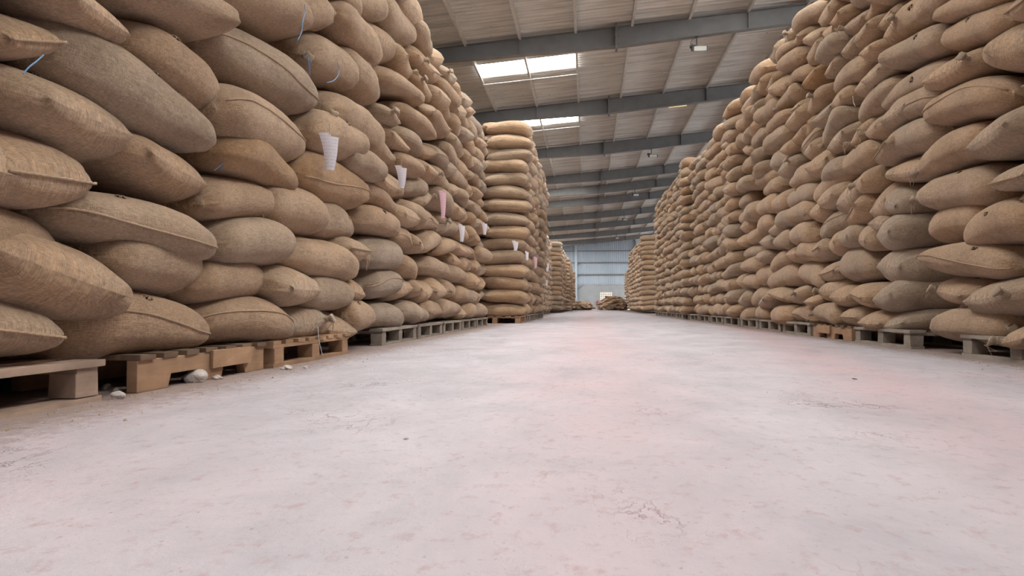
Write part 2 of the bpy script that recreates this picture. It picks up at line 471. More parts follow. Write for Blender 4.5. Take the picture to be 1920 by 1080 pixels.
MB().box(-0.3, 0.3, 0.1, 0.12, 0.0, 2.1).build('bright_doorway', M['door_light'], d)
for sd, x in (('near', 0), ):
    pass
for nm, x in (('left', XL), ('right', XR)):
    m = MB(); n = int((WALL_Y - YB) / 0.25)
    v = []
    for i in range(n + 1):
        yy = YB + (WALL_Y - YB) * i / n; o_ = 0.03 * (i % 2)
        # the wall beyond the untagged stacks stops at 4.6 m and is open to daylight under the eaves
        v += [(x + o_, yy, 0.0), (x + o_, yy, ROOF_A + ROOF_B * x if nm == 'left' else 4.6)]
    m.add(v, [(2 * i, 2 * i + 2, 2 * i + 3, 2 * i + 1) for i in range(n)])
    tag(m.build('wall_' + nm, M['cladding']), kind='structure')

mb = MB(); wall_panel(mb, XL, XR, YB + 0.05, 0.0, lambda a: ROOF_A + ROOF_B * a)
tag(mb.build('wall_back', M['cladding']), kind='structure')
for k, (x, lab) in enumerate(((-1.19, 'grey steel wall column by the end of the tagged stacks'), (5.35, 'grey steel wall column behind the tallest end stacks'))):
    root = empty('wall_column', (x, WALL_Y - 0.32, 0)); tag(root, lab, 'column', 'end wall columns')
    top = ROOF_A + ROOF_B * x - 0.1
    MB().box(-0.11, 0.11, -0.16, -0.148, 0, top).box(-0.11, 0.11, 0.148, 0.16, 0, top).build('flange', M['cladding'], root)
    MB().box(-0.006, 0.006, -0.15, 0.15, 0, top).build('web', M['cladding'], root)
    for z in (2.2, 3.5, 4.8):
        MB().tube([(0.05, 0.1, z), (0.75, 0.18, z + 0.4)], 0.025, 4).build('brace', M['steel_grey'], root)
for k, z in enumerate((3.8, 5.1, 6.36)):
    m = MB(); m.box(XL, XR, WALL_Y - 0.16, WALL_Y - 0.04, z, z + 0.05).box(XL, XR, WALL_Y - 0.16, WALL_Y - 0.15, z - 0.06, z)
    tag(m.build('wall_girt', M['steel_grey']), 'horizontal steel girt on the end wall cladding, %s one' % ('lowest', 'middle', 'highest')[k], 'girt', 'end wall girts')

ex = empty('fire_extinguisher', (1.06, WALL_Y - 0.16, 0.42)); tag(ex, 'small red fire extinguisher on the end wall beside the block window', 'fire extinguisher')
m = MB()
def lathe(m, prof, n=16, cx=0, cy=0):
    v = []; f = []
    for r_, z in prof:
        for k in range(n): v.append((cx + r_ * math.cos(2 * math.pi * k / n), cy + r_ * math.sin(2 * math.pi * k / n), z))
    for i in range(len(prof) - 1):
        for k in range(n): f.append((i * n + k, i * n + (k + 1) % n, (i + 1) * n + (k + 1) % n, (i + 1) * n + k))
    f.append(tuple(range(n - 1, -1, -1))); f.append(tuple(range((len(prof) - 1) * n, len(prof) * n)))
    m.add(v, f)
lathe(m, [(0.07, 0), (0.085, 0.02), (0.085, 0.38), (0.07, 0.45), (0.03, 0.5)]); m.build('cylinder_body', M['red_paint'], ex, smooth=True)
m = MB(); lathe(m, [(0.03, 0.5), (0.03, 0.55), (0.015, 0.56)]); m.box(-0.02, 0.09, -0.012, 0.012, 0.55, 0.57); m.build('valve', M['lamp_black'], ex)
MB().tube([(0.05, 0, 0.54), (0.12, -0.02, 0.45), (0.11, -0.03, 0.2)], 0.012, 6).build('hose', M['lamp_black'], ex)
MB().box(-0.05, 0.05, 0.085, 0.1, 0.2, 0.36).build('wall_hook', M['lamp_black'], ex)

# ---------------------------------------------------------------- jute sacks
class Sack:
    """one filled jute sack as a surface P(u, a): u along its length (-1..1), a round the girth"""
    def __init__(s, L, W, T, seed, bend=None):
        r = rng(seed); s.L, s.W, s.T = L, W, T
        s.bend = r.uniform(-0.01, 0.05) if bend is None else bend
        s.k = r.normal(0, 1, (7, 3)) * 5.5; s.ph = r.uniform(0, 6.28, 7)
        s.ka = r.integers(7, 12, 2); s.pa = r.uniform(0, 6.28, 4)
        s.pinch = r.uniform(0.02, 0.2, 2); s.ear = r.uniform(0.0, 0.10, 4) * (r.random(4) < 0.7)
        s.wk = 1.0
        s.skew = r.uniform(-0.05, 0.05); s.twist = r.uniform(-0.16, 0.16); s.px = r.uniform(2.8, 4.6, 2); s.fat = r.uniform(-0.18, 0.18)
    def P(s, u, a):
        u = np.asarray(u, float); a = np.asarray(a, float)
        q = np.abs(u); e = (u > 0).astype(int)
        px = s.px[e]
        h = s.T / 2 * np.clip(1 - q ** px, 0, 1) ** 0.50 * (1 + s.fat * u) + 0.008 * np.clip((1 - q) / 0.012, 0, 1)
        w = s.W / 2 * (1 - s.pinch[e] * q ** 2.5) * (0.10 + 0.90 * np.clip(1 - q ** 9, 0, 1) ** 0.42)
        w = np.maximum(w, s.W * 0.30)
        ca, sa = np.cos(a), np.sin(a)
        y = w * np.sign(ca) * np.abs(ca) ** 0.86
        z = h * np.sign(sa) * np.abs(sa) ** 0.80
        z = np.where(z < 0, z * 0.92, z)
        corner = (np.abs(y) / (s.W / 2)) ** 3 * q ** 6
        idx = e * 2 + (y > 0)
        x = s.L / 2 * u + np.sign(u) * corner * (s.ear[idx] + 0.01)
        y = y * (1 + corner * 0.12)
        n = 0
        for i in range(7):
            n = n + np.sin(s.k[i, 0] * x + s.k[i, 1] * y + s.k[i, 2] * z + s.ph[i])
        g = 1 + 0.027 * n / (s.T / 0.25)
        wr = 0.034 * q ** 2.6 * np.sin(s.ka[e] * a + s.pa[e] + 1.5 * u) * (0.5 + 0.5 * np.sin(2 * a + s.pa[3])) + 0.010 * np.sin(s.ka[0] * 2.1 * u + 3 * np.sin(a + s.pa[2])) * q
        g = g + wr * s.wk
        y = y * g; z = z * g
        t = s.twist * u
        y, z = y * np.cos(t) - z * np.sin(t), y * np.sin(t) + z * np.cos(t)
        z = z - s.bend * (u * u - 0.33); y = y + s.skew * u * u
        return np.stack([x, y, z], -1)
    def normal(s, u, a):
        p = s.P(u, a); du = s.P(u + 0.01, a) - p; da = s.P(u, a + 0.02) - p
        n = np.cross(du, da); n /= (np.linalg.norm(n) + 1e-9)
        if np.dot(n, p - s.P(u, a + math.pi)) < 0: n = -n
        return p, n
    def grid(s, nu, nv):
        th = np.linspace(0, math.pi, nu); u = 0.72 * -np.cos(th) + 0.28 * np.linspace(-1, 1, nu); u[0], u[-1] = -1.0, 1.0
        a = np.linspace(0, 2 * math.pi, nv + 1)
        U, A = np.meshgrid(u, a[:-1], indexing='ij')
        V = s.P(U, A).reshape(-1, 3)
        i = np.arange(nu - 1)[:, None] * nv; j = np.arange(nv)[None, :]; jn = (j + 1) % nv
        F = np.stack([i + j, i + nv + j, i + nv + jn, i + jn], -1).reshape(-1, 4)
        per = 2 * (s.W * 0.85 + s.T * 0.8)
        U0 = np.broadcast_to((u[:-1, None]) * s.L / 2, (nu - 1, nv)); U1 = np.broadcast_to((u[1:, None]) * s.L / 2, (nu - 1, nv))
        A0 = np.broadcast_to(a[None, :-1] / 6.2832 * per, (nu - 1, nv)); A1 = np.broadcast_to(a[None, 1:] / 6.2832 * per, (nu - 1, nv))
        UV = np.stack([np.stack([U0, A0], -1), np.stack([U1, A0], -1), np.stack([U1, A1], -1), np.stack([U0, A1], -1)], 2).reshape(-1, 2)
        caps = ()      # both ends close on the sewn mouth of the sack
        return V, F, UV, caps

def mesh_np(name, V, F, UV, tint, mat, caps=()):
    me = bpy.data.meshes.new(name)
    nf = len(F); nl = nf * 4 + sum(len(c) for c in caps)
    me.vertices.add(len(V)); me.vertices.foreach_set('co', np.ascontiguousarray(V, np.float32).ravel())
    me.loops.add(nl)
    lv = np.concatenate([F.ravel()] + [np.asarray(c) for c in caps]).astype(np.int32)
    me.loops.foreach_set('vertex_index', lv)
    me.polygons.add(nf + len(caps))
    ls = np.concatenate([np.arange(nf) * 4, nf * 4 + np.cumsum([0] + [len(c) for c in caps])[:len(caps)]]).astype(np.int32)
    me.polygons.foreach_set('loop_start', ls)
    uv = me.uv_layers.new(name='UVMap')
    full = np.zeros((nl, 2), np.float32); full[:nf * 4] = UV
    uv.data.foreach_set('uv', full.ravel())
    at = me.attributes.new('tint', 'FLOAT', 'POINT')
    at.data.foreach_set('value', np.broadcast_to(np.asarray(tint, np.float32), (len(V),)).copy())
    me.update(calc_edges=True); me.validate()
    me.materials.append(mat); me.shade_smooth()
    return me

def rotmat(yaw, pitch, roll=0.0):
    cy, sy = math.cos(yaw), math.sin(yaw); cp, sp = math.cos(pitch), math.sin(pitch); cr, sr = math.cos(roll), math.sin(roll)
    Rz = np.array([[cy, -sy, 0], [sy, cy, 0], [0, 0, 1]]); Ry = np.array([[cp, 0, -sp], [0, 1, 0], [sp, 0, cp]]); Rx = np.array([[1, 0, 0], [0, cr, -sr], [0, sr, cr]])
    return Rz @ Ry @ Rx

def project(x, y, z):
    d = Vector((x, y, z - CAM_H)); w = d.dot(_fw)
    if w < 0.2: return None
    return 960 + 1280 * d.dot(_rt) / w, 540 - 1280 * d.dot(_up) / w

# stacks: name, side, face x at floor, lean per metre height, y0, y1, top, course pitch, words
STACKS = [
    dict(k='L1', side=-1, x=-1.68, lean=0.0, y0=-2.0, y1=5.25, top=3.45, p=0.238, words='brown-pallet stack nearest the camera'),
    dict(k='L2', side=-1, x=-1.70, lean=0.0, y0=5.45, y1=11.75, top=3.42, p=0.232, words='paper-tagged stack'),
    dict(k='L3', side=-1, x=-1.27, lean=0.035, y0=13.3, y1=20.2, top=4.0, p=0.257, words='narrow-fronted stack'),
    dict(k='L4', side=-1, x=-1.72, lean=0.0, y0=21.5, y1=33.6, top=3.5, p=0.24),
    dict(k='L5', side=-1, x=-1.35, lean=0.0, y0=35.0, y1=45.0, top=3.65, p=0.25),
    dict(k='L6', side=-1, x=-1.18, lean=0.0, y0=46.2, y1=58.0, top=3.55, p=0.25),
    dict(k='L7', side=-1, x=-1.10, lean=0.0, y0=59.5, y1=66.5, top=3.45, p=0.25),
    dict(k='L8', side=-1, x=-1.45, lean=0.0, y0=67.0, y1=70.5, top=2.6, p=0.25),
    dict(k='R0', side=1, x=2.47, lean=0.0, y0=-2.0, y1=5.25, top=3.8, p=0.232, words='stack at the edge of view'),
    dict(k='R1', side=1, x=2.47, lean=0.0, y0=5.62, y1=11.55, top=3.82, p=0.232, words='untagged stack'),
    dict(k='R2', side=1, x=2.52, lean=0.0, y0=11.7, y1=17.3, top=3.85, p=0.232, words='stack past the untagged one'),
    dict(k='R3', side=1, x=2.50, lean=0.0, y0=17.5, y1=26.0, top=4.05, p=0.232),
    dict(k='R4', side=1, x=2.62, lean=0.0, y0=33.0, y1=44.0, top=3.65, p=0.24),
    dict(k='R5', side=1, x=3.15, lean=0.0, y0=46.0, y1=53.5, top=3.65, p=0.24),
    dict(k='R6', side=1, x=3.45, lean=0.0, y0=54.5, y1=60.0, top=3.6, p=0.24),
    dict(k='R7', side=1, x=3.55, lean=0.0, y0=61.0, y1=66.5, top=3.5, p=0.24),
]
SK = {s['k']: s for s in STACKS}
def stack_of(side, y):
    if side < 0: return 'L1' if y < 5.1 else ('L2' if y < 12.2 else 'L3')
    return 'R0' if y < 5.45 else ('R1' if y < 11.6 else 'R2')

TRACED = [
(-1, 1.75, 1.113, 2.03, 1.23, 0.183, 's'), (-1, 1.92, 1.372, 2.37, 1.363, 0.144, ''), (-1, 2.0, 1.183, 3.07, 1.153, 0.274, 'h2kb'),
(-1, 2.42, 1.382, 3.2, 1.382, 0.254, 'h'), (-1, 2.32, 1.567, 3.11, 1.691, 0.194, 'h'), (-1, 1.78, 1.005, 2.46, 0.966, 0.199, 'h'),
(-1, 1.72, 0.742, 2.21, 0.804, 0.253, 's'), (-1, 2.38, 0.947, 3.07, 0.932, 0.241, 'h'), (-1, 2.08, 0.658, 3.06, 0.646, 0.198, 'hs'),
(-1, 1.75, 0.549, 2.43, 0.368, 0.266, ''), (-1, 2.32, 0.539, 3.06, 0.481, 0.251, 'h'), (-1, 1.74, 0.277, 2.17, 0.273, 0.22, 's'),
(-1, 2.18, 0.243, 3.05, 0.227, 0.261, 'hs'), (-1, 3.03, 0.643, 3.86, 0.686, 0.238, ''), (-1, 2.89, 0.433, 3.64, 0.458, 0.242, 'w'),
(-1, 2.97, 0.239, 3.86, 0.232, 0.229, ''), (-1, 3.87, 0.244, 4.45, 0.203, 0.223, 'k'), (-1, 4.42, 0.218, 5.06, 0.17, 0.191, ''),
(-1, 3.53, 0.483, 4.21, 0.449, 0.234, 'h'), (-1, 4.1, 0.429, 4.89, 0.416, 0.248, ''), (-1, 3.75, 0.637, 4.96, 0.638, 0.262, ''),
(-1, 3.59, 0.91, 4.49, 0.912, 0.277, ''), (-1, 4.33, 0.929, 5.12, 0.928, 0.299, 'h'), (-1, 2.95, 0.827, 3.77, 0.894, 0.222, ''),
(-1, 3.01, 1.905, 4.2, 2.165, 0.275, 'bh'), (-1, 2.99, 1.588, 4.41, 1.724, 0.36, 's'), (-1, 3.02, 1.261, 4.2, 1.347, 0.315, 's'),
(-1, 3.09, 1.127, 4.01, 1.093, 0.234, 'ho'), (-1, 4.0, 1.17, 5.35, 1.223, 0.326, 'os'), (-1, 4.16, 1.478, 5.12, 1.532, 0.302, 'h'),
(-1, 4.45, 1.737, 5.83, 1.754, 0.384, ''), (-1, 5.42, 1.703, 6.12, 1.733, 0.224, ''), (-1, 4.15, 2.001, 5.11, 2.135, 0.359, 'kb'),
(-1, 4.91, 2.211, 5.77, 2.183, 0.382, 'h'), (-1, 4.53, 2.437, 5.93, 2.57, 0.46, 'k'), (-1, 3.83, 2.185, 4.56, 2.381, 0.317, 'k'),
(-1, 4.84, 2.727, 5.86, 2.99, 0.366, ''), (-1, 5.55, 2.672, 6.25, 2.686, 0.296, ''), (-1, 5.72, 2.978, 6.83, 3.122, 0.386, ''),
(-1, 6.18, 3.27, 7.18, 3.353, 0.389, ''), (-1, 6.26, 2.759, 6.75, 2.721, 0.294, ''), (-1, 5.41, 0.233, 6.33, 0.209, 0.237, 'Hg'),
(-1, 5.41, 0.521, 6.27, 0.542, 0.266, 'Hsg'), (-1, 5.28, 0.771, 6.52, 0.789, 0.283, 'Hkg'), (-1, 5.15, 1.037, 6.24, 1.078, 0.238, 'Hh'),
(-1, 6.27, 0.273, 7.28, 0.256, 0.213, 'H'), (-1, 7.21, 0.283, 8.32, 0.266, 0.23, 'H'), (-1, 8.23, 0.297, 9.21, 0.271, 0.229, 'H'),
(-1, 6.18, 0.5, 6.75, 0.507, 0.212, 'H'), (-1, 6.72, 0.532, 7.19, 0.527, 0.206, 'H'), (-1, 7.06, 0.462, 7.62, 0.539, 0.221, 'H'),
(-1, 7.6, 0.538, 8.31, 0.557, 0.249, 'Hk'), (-1, 8.32, 0.558, 9.43, 0.552, 0.244, 'H'), (-1, 9.32, 0.526, 10.08, 0.516, 0.242, 'H'),
(-1, 6.38, 0.763, 7.21, 0.691, 0.222, 'H'), (-1, 7.17, 0.797, 8.62, 0.781, 0.228, 'H'), (-1, 8.42, 0.834, 10.15, 0.758, 0.244, 'H'),
(-1, 6.04, 1.001, 6.81, 0.98, 0.187, 'H'), (-1, 6.71, 1.057, 7.17, 0.942, 0.201, 'H'), (-1, 7.17, 1.014, 8.22, 1.153, 0.232, 'H'),
(-1, 8.03, 1.014, 8.98, 1.159, 0.209, 'H'), (-1, 5.21, 1.284, 6.28, 1.218, 0.189, 'h'), (-1, 6.4, 1.283, 7.34, 1.325, 0.217, 'H'),
(-1, 7.2, 1.271, 8.08, 1.362, 0.24, 'Hs'), (-1, 8.22, 1.277, 9.13, 1.402, 0.196, 'H'), (-1, 5.73, 1.449, 6.57, 1.474, 0.187, 'H'),
(-1, 6.52, 1.466, 7.52, 1.663, 0.221, 'H'), (-1, 7.05, 1.467, 7.73, 1.651, 0.168, 'H'), (-1, 5.79, 2.436, 7.16, 2.513, 0.197, 'h'),
(-1, 5.68, 2.03, 6.09, 2.024, 0.165, 'H'), (-1, 5.93, 1.905, 6.57, 1.919, 0.175, 'H'), (-1, 6.31, 2.019, 7.17, 1.986, 0.188, 'H'),
(-1, 6.08, 2.225, 7.87, 2.324, 0.194, ''), (-1, 6.2, 1.737, 7.02, 1.721, 0.184, 'Hk'), (-1, 7.05, 2.051, 7.74, 2.076, 0.205, 'H'),
(-1, 6.98, 2.424, 7.6, 2.586, 0.166, 'H'), (-1, 6.79, 2.963, 7.08, 2.959, 0.158, 'H'), (-1, 6.93, 2.802, 7.52, 2.676, 0.201, 'Hk'),
(-1, 7.47, 2.472, 8.46, 2.534, 0.201, 'H'), (-1, 7.16, 1.895, 7.74, 1.822, 0.188, 'Hk'), (-1, 7.72, 2.17, 8.46, 2.128, 0.204, 'H'),
(1, 4.34, 2.091, 5.18, 2.253, 0.216, 'h'), (1, 4.67, 1.927, 5.34, 1.984, 0.227, 'hk'), (1, 4.15, 1.883, 4.68, 1.895, 0.24, ''),
(1, 4.41, 1.615, 5.39, 1.783, 0.244, 'hs'), (1, 4.69, 1.451, 5.53, 1.394, 0.261, 'k'), (1, 4.17, 1.405, 4.84, 1.4, 0.265, ''),
(1, 5.09, 2.269, 6.01, 2.373, 0.215, ''), (1, 5.14, 2.524, 6.03, 2.653, 0.262, 'h'), (1, 4.47, 2.301, 5.2, 2.44, 0.169, ''),
(1, 5.11, 2.064, 6.34, 2.129, 0.235, 'h'), (1, 5.06, 1.853, 6.07, 1.949, 0.234, ''), (1, 5.22, 1.636, 6.24, 1.686, 0.248, ''),
(1, 4.04, 1.611, 4.38, 1.617, 0.184, 's'), (1, 5.37, 1.424, 6.09, 1.45, 0.214, 'h'), (1, 4.02, 2.055, 4.3, 2.083, 0.144, ''),
(1, 4.61, 1.119, 5.51, 1.167, 0.256, 'hk'), (1, 4.14, 1.096, 4.58, 1.114, 0.196, 's'), (1, 4.74, 0.921, 5.52, 0.91, 0.272, 'h'),
(1, 4.15, 0.832, 4.91, 0.829, 0.261, 'h'), (1, 4.39, 0.604, 5.41, 0.659, 0.227, 'hs'), (1, 4.71, 0.468, 5.39, 0.413, 0.221, 'hk'),
(1, 4.16, 0.388, 4.8, 0.372, 0.241, ''), (1, 4.45, 0.187, 5.41, 0.196, 0.241, ''), (1, 4.06, 0.19, 4.41, 0.166, 0.162, 'k'),
(1, 5.56, 0.207, 6.1, 0.194, 0.189, 'HC'), (1, 5.61, 0.424, 6.17, 0.385, 0.291, 'HhC'), (1, 5.66, 0.66, 6.33, 0.651, 0.312, 'HC'),
(1, 5.56, 0.943, 6.15, 0.98, 0.29, 'HhC'), (1, 5.55, 1.174, 6.14, 1.252, 0.275, 'HhC'), (1, 6.63, 0.235, 7.15, 0.219, 0.226, 'H'),
(1, 6.06, 0.23, 6.61, 0.212, 0.207, 'H'), (1, 7.18, 0.227, 7.95, 0.225, 0.235, 'H'), (1, 7.95, 0.234, 8.84, 0.234, 0.238, 'Hs'),
(1, 8.79, 0.224, 9.99, 0.209, 0.256, 'H'), (1, 9.91, 0.222, 10.82, 0.211, 0.259, 'H'), (1, 10.97, 0.197, 11.72, 0.182, 0.23, 'H'),
(1, 6.32, 0.424, 6.81, 0.424, 0.23, 'H'), (1, 6.83, 0.472, 7.38, 0.415, 0.209, 'H'), (1, 7.2, 0.514, 7.89, 0.458, 0.266, 'H'),
(1, 7.86, 0.402, 8.21, 0.386, 0.152, 'H'), (1, 8.22, 0.483, 8.86, 0.443, 0.232, 'Hk'), (1, 8.96, 0.455, 9.66, 0.488, 0.21, 'H'),
(1, 9.65, 0.431, 10.31, 0.401, 0.202, 'H'), (1, 10.08, 0.531, 10.98, 0.432, 0.288, 'H'), (1, 11.04, 0.472, 11.61, 0.452, 0.297, 'H'),
(1, 6.48, 0.738, 7.23, 0.72, 0.346, 'Hk'), (1, 7.23, 0.753, 7.85, 0.643, 0.249, 'Hs'), (1, 7.71, 0.637, 8.69, 0.739, 0.329, 'H'),
(1, 8.74, 0.783, 10.07, 0.639, 0.313, 'Hs'), (1, 9.72, 0.766, 10.59, 0.756, 0.278, 'H'), (1, 10.61, 0.732, 11.36, 0.72, 0.249, 'Hk'),
(1, 6.28, 0.975, 6.69, 0.988, 0.251, 'H'), (1, 6.68, 1.034, 7.13, 1.016, 0.26, 'H'), (1, 7.05, 0.991, 7.49, 0.981, 0.24, 'H'),
(1, 7.46, 0.961, 7.88, 0.961, 0.263, 'H'), (1, 7.78, 0.934, 8.64, 0.953, 0.243, 'H'), (1, 8.58, 0.978, 9.1, 0.987, 0.22, 'H'),
(1, 9.09, 0.996, 9.88, 0.915, 0.248, 'H'), (1, 9.97, 1.039, 10.38, 1.045, 0.218, 'H'), (1, 6.16, 1.035, 6.41, 1.035, 0.221, 'H'),
(1, 5.88, 1.262, 6.43, 1.219, 0.303, 'h'), (1, 6.38, 1.255, 6.99, 1.151, 0.267, 's'), (1, 6.95, 1.212, 7.82, 1.16, 0.261, 's'),
(1, 7.92, 1.189, 8.88, 1.192, 0.279, 'k'), (1, 8.89, 1.172, 9.62, 1.186, 0.264, 'H'), (1, 9.68, 1.237, 10.37, 1.267, 0.239, 'H'),
(1, 6.2, 1.476, 6.57, 1.441, 0.225, 'H'), (1, 6.55, 1.482, 7.14, 1.389, 0.29, 'H'), (1, 7.03, 1.488, 7.7, 1.475, 0.287, 'Hh'),
(1, 7.59, 1.422, 8.04, 1.355, 0.24, 'H'), (1, 7.99, 1.444, 8.8, 1.435, 0.259, 'Hh'), (1, 8.79, 1.443, 9.52, 1.449, 0.25, 'H'),
(1, 9.2, 1.377, 9.9, 1.389, 0.205, 'H'), (1, 6.96, 1.69, 8.02, 1.563, 0.266, ''), (1, 7.9, 1.665, 8.97, 1.628, 0.26, 'h'),
(1, 9.27, 1.961, 10.13, 2.021, 0.231, 'H'), (1, 8.96, 1.734, 9.72, 1.671, 0.267, 'H'), (1, 9.41, 1.739, 10.55, 1.815, 0.274, 'H'),
(1, 9.71, 1.506, 10.55, 1.485, 0.29, 'H'), (1, 10.7, 2.247, 12.02, 2.345, 0.218, ''), (1, 9.85, 2.185, 10.83, 2.219, 0.222, ''),
(1, 11.14, 2.059, 11.9, 2.067, 0.248, 'H'), (1, 10.52, 1.784, 11.29, 1.813, 0.287, 'H'), (1, 11.26, 1.781, 12.04, 1.798, 0.251, 'H'),
(1, 5.6, 2.624, 6.02, 2.577, 0.26, ''), (1, 6.06, 2.983, 6.44, 2.941, 0.192, ''), (1, 6.15, 2.846, 6.67, 2.76, 0.227, 'e'),
(1, 5.85, 2.844, 6.21, 2.742, 0.185, ''), (1, 6.65, 2.902, 7.02, 2.793, 0.211, 'e'), (1, 6.51, 3.079, 7.04, 3.042, 0.201, ''),
(1, 6.76, 3.189, 7.24, 3.227, 0.191, ''), (1, 6.94, 2.967, 7.75, 3.04, 0.201, 'h'), (1, 6.09, 2.604, 6.48, 2.602, 0.171, ''),
(1, 5.87, 2.404, 6.41, 2.331, 0.202, 'e'), (1, 7.11, 2.884, 7.5, 2.769, 0.199, 'e'), (1, 6.51, 2.604, 7.35, 2.588, 0.23, 'h'),
(1, 7.68, 3.226, 8.23, 3.203, 0.208, ''), (1, 7.15, 3.137, 7.65, 3.235, 0.158, 'h'), (1, 7.25, 3.441, 7.77, 3.504, 0.232, 'h'),
(1, 7.58, 3.294, 8.25, 3.41, 0.17, ''), (1, 8.25, 3.327, 9.12, 3.418, 0.228, ''), (1, 8.62, 3.613, 9.51, 3.646, 0.206, ''),
(1, 8.12, 3.553, 8.53, 3.541, 0.179, ''), (1, 5.79, 2.168, 6.86, 2.153, 0.246, 'h'), (1, 6.27, 2.433, 6.78, 2.373, 0.223, 'e'),
(1, 6.75, 2.394, 7.34, 2.407, 0.208, 'e'), (1, 7.5, 2.669, 8.17, 2.632, 0.233, 'k'), (1, 7.27, 2.385, 7.86, 2.374, 0.233, 'e'),
(1, 6.84, 2.21, 7.67, 2.102, 0.214, ''), (1, 8.08, 3.069, 8.8, 3.178, 0.181, ''), (1, 7.85, 3.009, 8.36, 2.93, 0.135, 'o'),
(1, 8.45, 2.936, 9.36, 2.992, 0.223, ''), (1, 8.84, 3.23, 9.54, 3.228, 0.242, ''), (1, 6.08, 1.951, 6.51, 1.871, 0.222, ''),
(1, 6.42, 2.03, 6.81, 1.896, 0.203, ''), (1, 6.84, 2.017, 7.52, 1.994, 0.238, 'h'), (1, 5.72, 1.713, 6.24, 1.598, 0.21, 's'),
(1, 5.6, 1.973, 6.08, 1.892, 0.212, ''), (1, 6.33, 1.719, 7.12, 1.733, 0.253, 'h'), (1, 7.77, 2.274, 8.58, 2.198, 0.233, 's'),
(1, 7.4, 1.949, 8.07, 1.822, 0.238, ''), (1, 6.94, 1.744, 7.76, 1.681, 0.226, ''), (1, 8.33, 2.718, 8.75, 2.677, 0.193, ''),
(1, 8.82, 2.758, 10.08, 2.827, 0.215, ''), (1, 8.9, 2.587, 10.21, 2.588, 0.251, ''), (1, 9.96, 2.866, 11.08, 2.893, 0.252, ''),
(1, 8.94, 2.236, 9.76, 2.276, 0.29, ''), (1, 8.7, 2.368, 9.04, 2.322, 0.19, ''), (1, 8.19, 2.479, 8.68, 2.324, 0.161, ''),
(1, 10.17, 3.314, 10.68, 3.34, 0.225, ''), (1, 9.23, 3.41, 9.9, 3.4, 0.183, ''), (1, 9.79, 3.721, 10.87, 3.844, 0.273, ''),
(1, 7.87, 2.469, 8.2, 2.327, 0.191, 'e')]

R = random.Random(11)
sacks = []        # dict: pos, yaw, pitch, L, W, T, tint, flags, stack, traced, near
for i, (side, ya, za, yb, zb, t, fl_) in enumerate(TRACED):
    st = stack_of(side, (ya + yb) / 2)
    S = SK[st]; L = yb - ya; yc = (ya + yb) / 2; zc = (za + zb) / 2
    if L < 0.72:
        Wd = max(L * 1.12, 0.34); Ln = 0.92 + R.uniform(-0.03, 0.05); head = True
    else:
        Ln = min(L * (1.04 if side < 0 else 0.97), 1.3); Wd = 0.58; head = False
    T = min(max(t * 1.12, 0.17), 0.36)
    if 'C' in fl_:
        Wd, head, Ln = 0.62, True, 0.95; yc = S['y0'] + 0.34; T = max(T, 0.25)
    face = S['x'] + side * R.uniform(-0.035, 0.05)
    if yb < 9.5 and fl_ in ('', 'H') and R.random() < 0.5: fl_ = fl_ + R.choice(['h', 'k', 's', 'k'])
    tint = R.uniform(0.1, 0.75)
    if 'o' in fl_: tint = 0.98
    if 'w' in fl_: tint = 0.85
    if 'g' in fl_ or 'C' in fl_: tint = 0.03
    slope = math.atan2(zb - za, yb - ya)
    if head:
        x = face + side * Ln / 2
        yaw = (0.0 if side < 0 else math.pi) + R.uniform(-0.18, 0.18)      # local +x points to the aisle
        sacks.append(dict(pos=(x, yc, zc), yaw=yaw, pitch=R.uniform(-0.06, 0.03), roll=slope * (1 if side < 0 else -1) * 0.8, L=Ln, W=Wd, T=T, tint=tint, fl=fl_, st=st, tr=True, head=True, bend=None, id=i))
    else:
        x = face + side * Wd / 2
        yaw = math.pi / 2 + R.uniform(-0.09, 0.09)
        sacks.append(dict(pos=(x, yc, zc), yaw=yaw, pitch=slope, roll=R.uniform(-0.12, 0.12), L=Ln, W=Wd, T=T, tint=tint, fl=fl_, st=st, tr=True, head=False, bend=R.uniform(0.015, 0.055), id=i))

def covered(side, y, z, hl, hz):
    n = c = 0
    for dy in (-0.8, -0.4, 0, 0.4, 0.8):
        for dz in (-0.7, 0, 0.7):
            n += 1; yy = y + dy * hl; zz = z + dz * hz
            for (sd, ya, za, yb, zb, t, _) in TRACED:
                if sd == side and ya - 0.02 <= yy <= yb + 0.02:
                    zm = za + (zb - za) * (yy - ya) / (yb - ya)
                    if abs(zz - zm) < t * 0.52: c += 1; break
    return c / n

stuff = []
def add_proc(S, pos, yaw, L, W, T, pitch=0.0, roll=0.0, head=True, inner=False):
    d = dict(pos=pos, yaw=yaw, pitch=pitch, roll=roll, L=L, W=W, T=T, tint=R.uniform(0.05, 0.75) if R.random() > 0.03 else 0.88, fl=R.choice(['', '', '', 'h', 'k', 's', 'e']), st=S['k'], tr=False, head=head, bend=None if head else R.uniform(0.0, 0.04), id=1000 + len(sacks) + len(stuff))
    pr = project(*pos)
    vis = pr is not None and -40 < pr[0] < 1960 and -60 < pr[1] < 1100 and not inner
    d['vis'] = vis
    (sacks if vis and pos[1] < 21 else stuff).append(d)

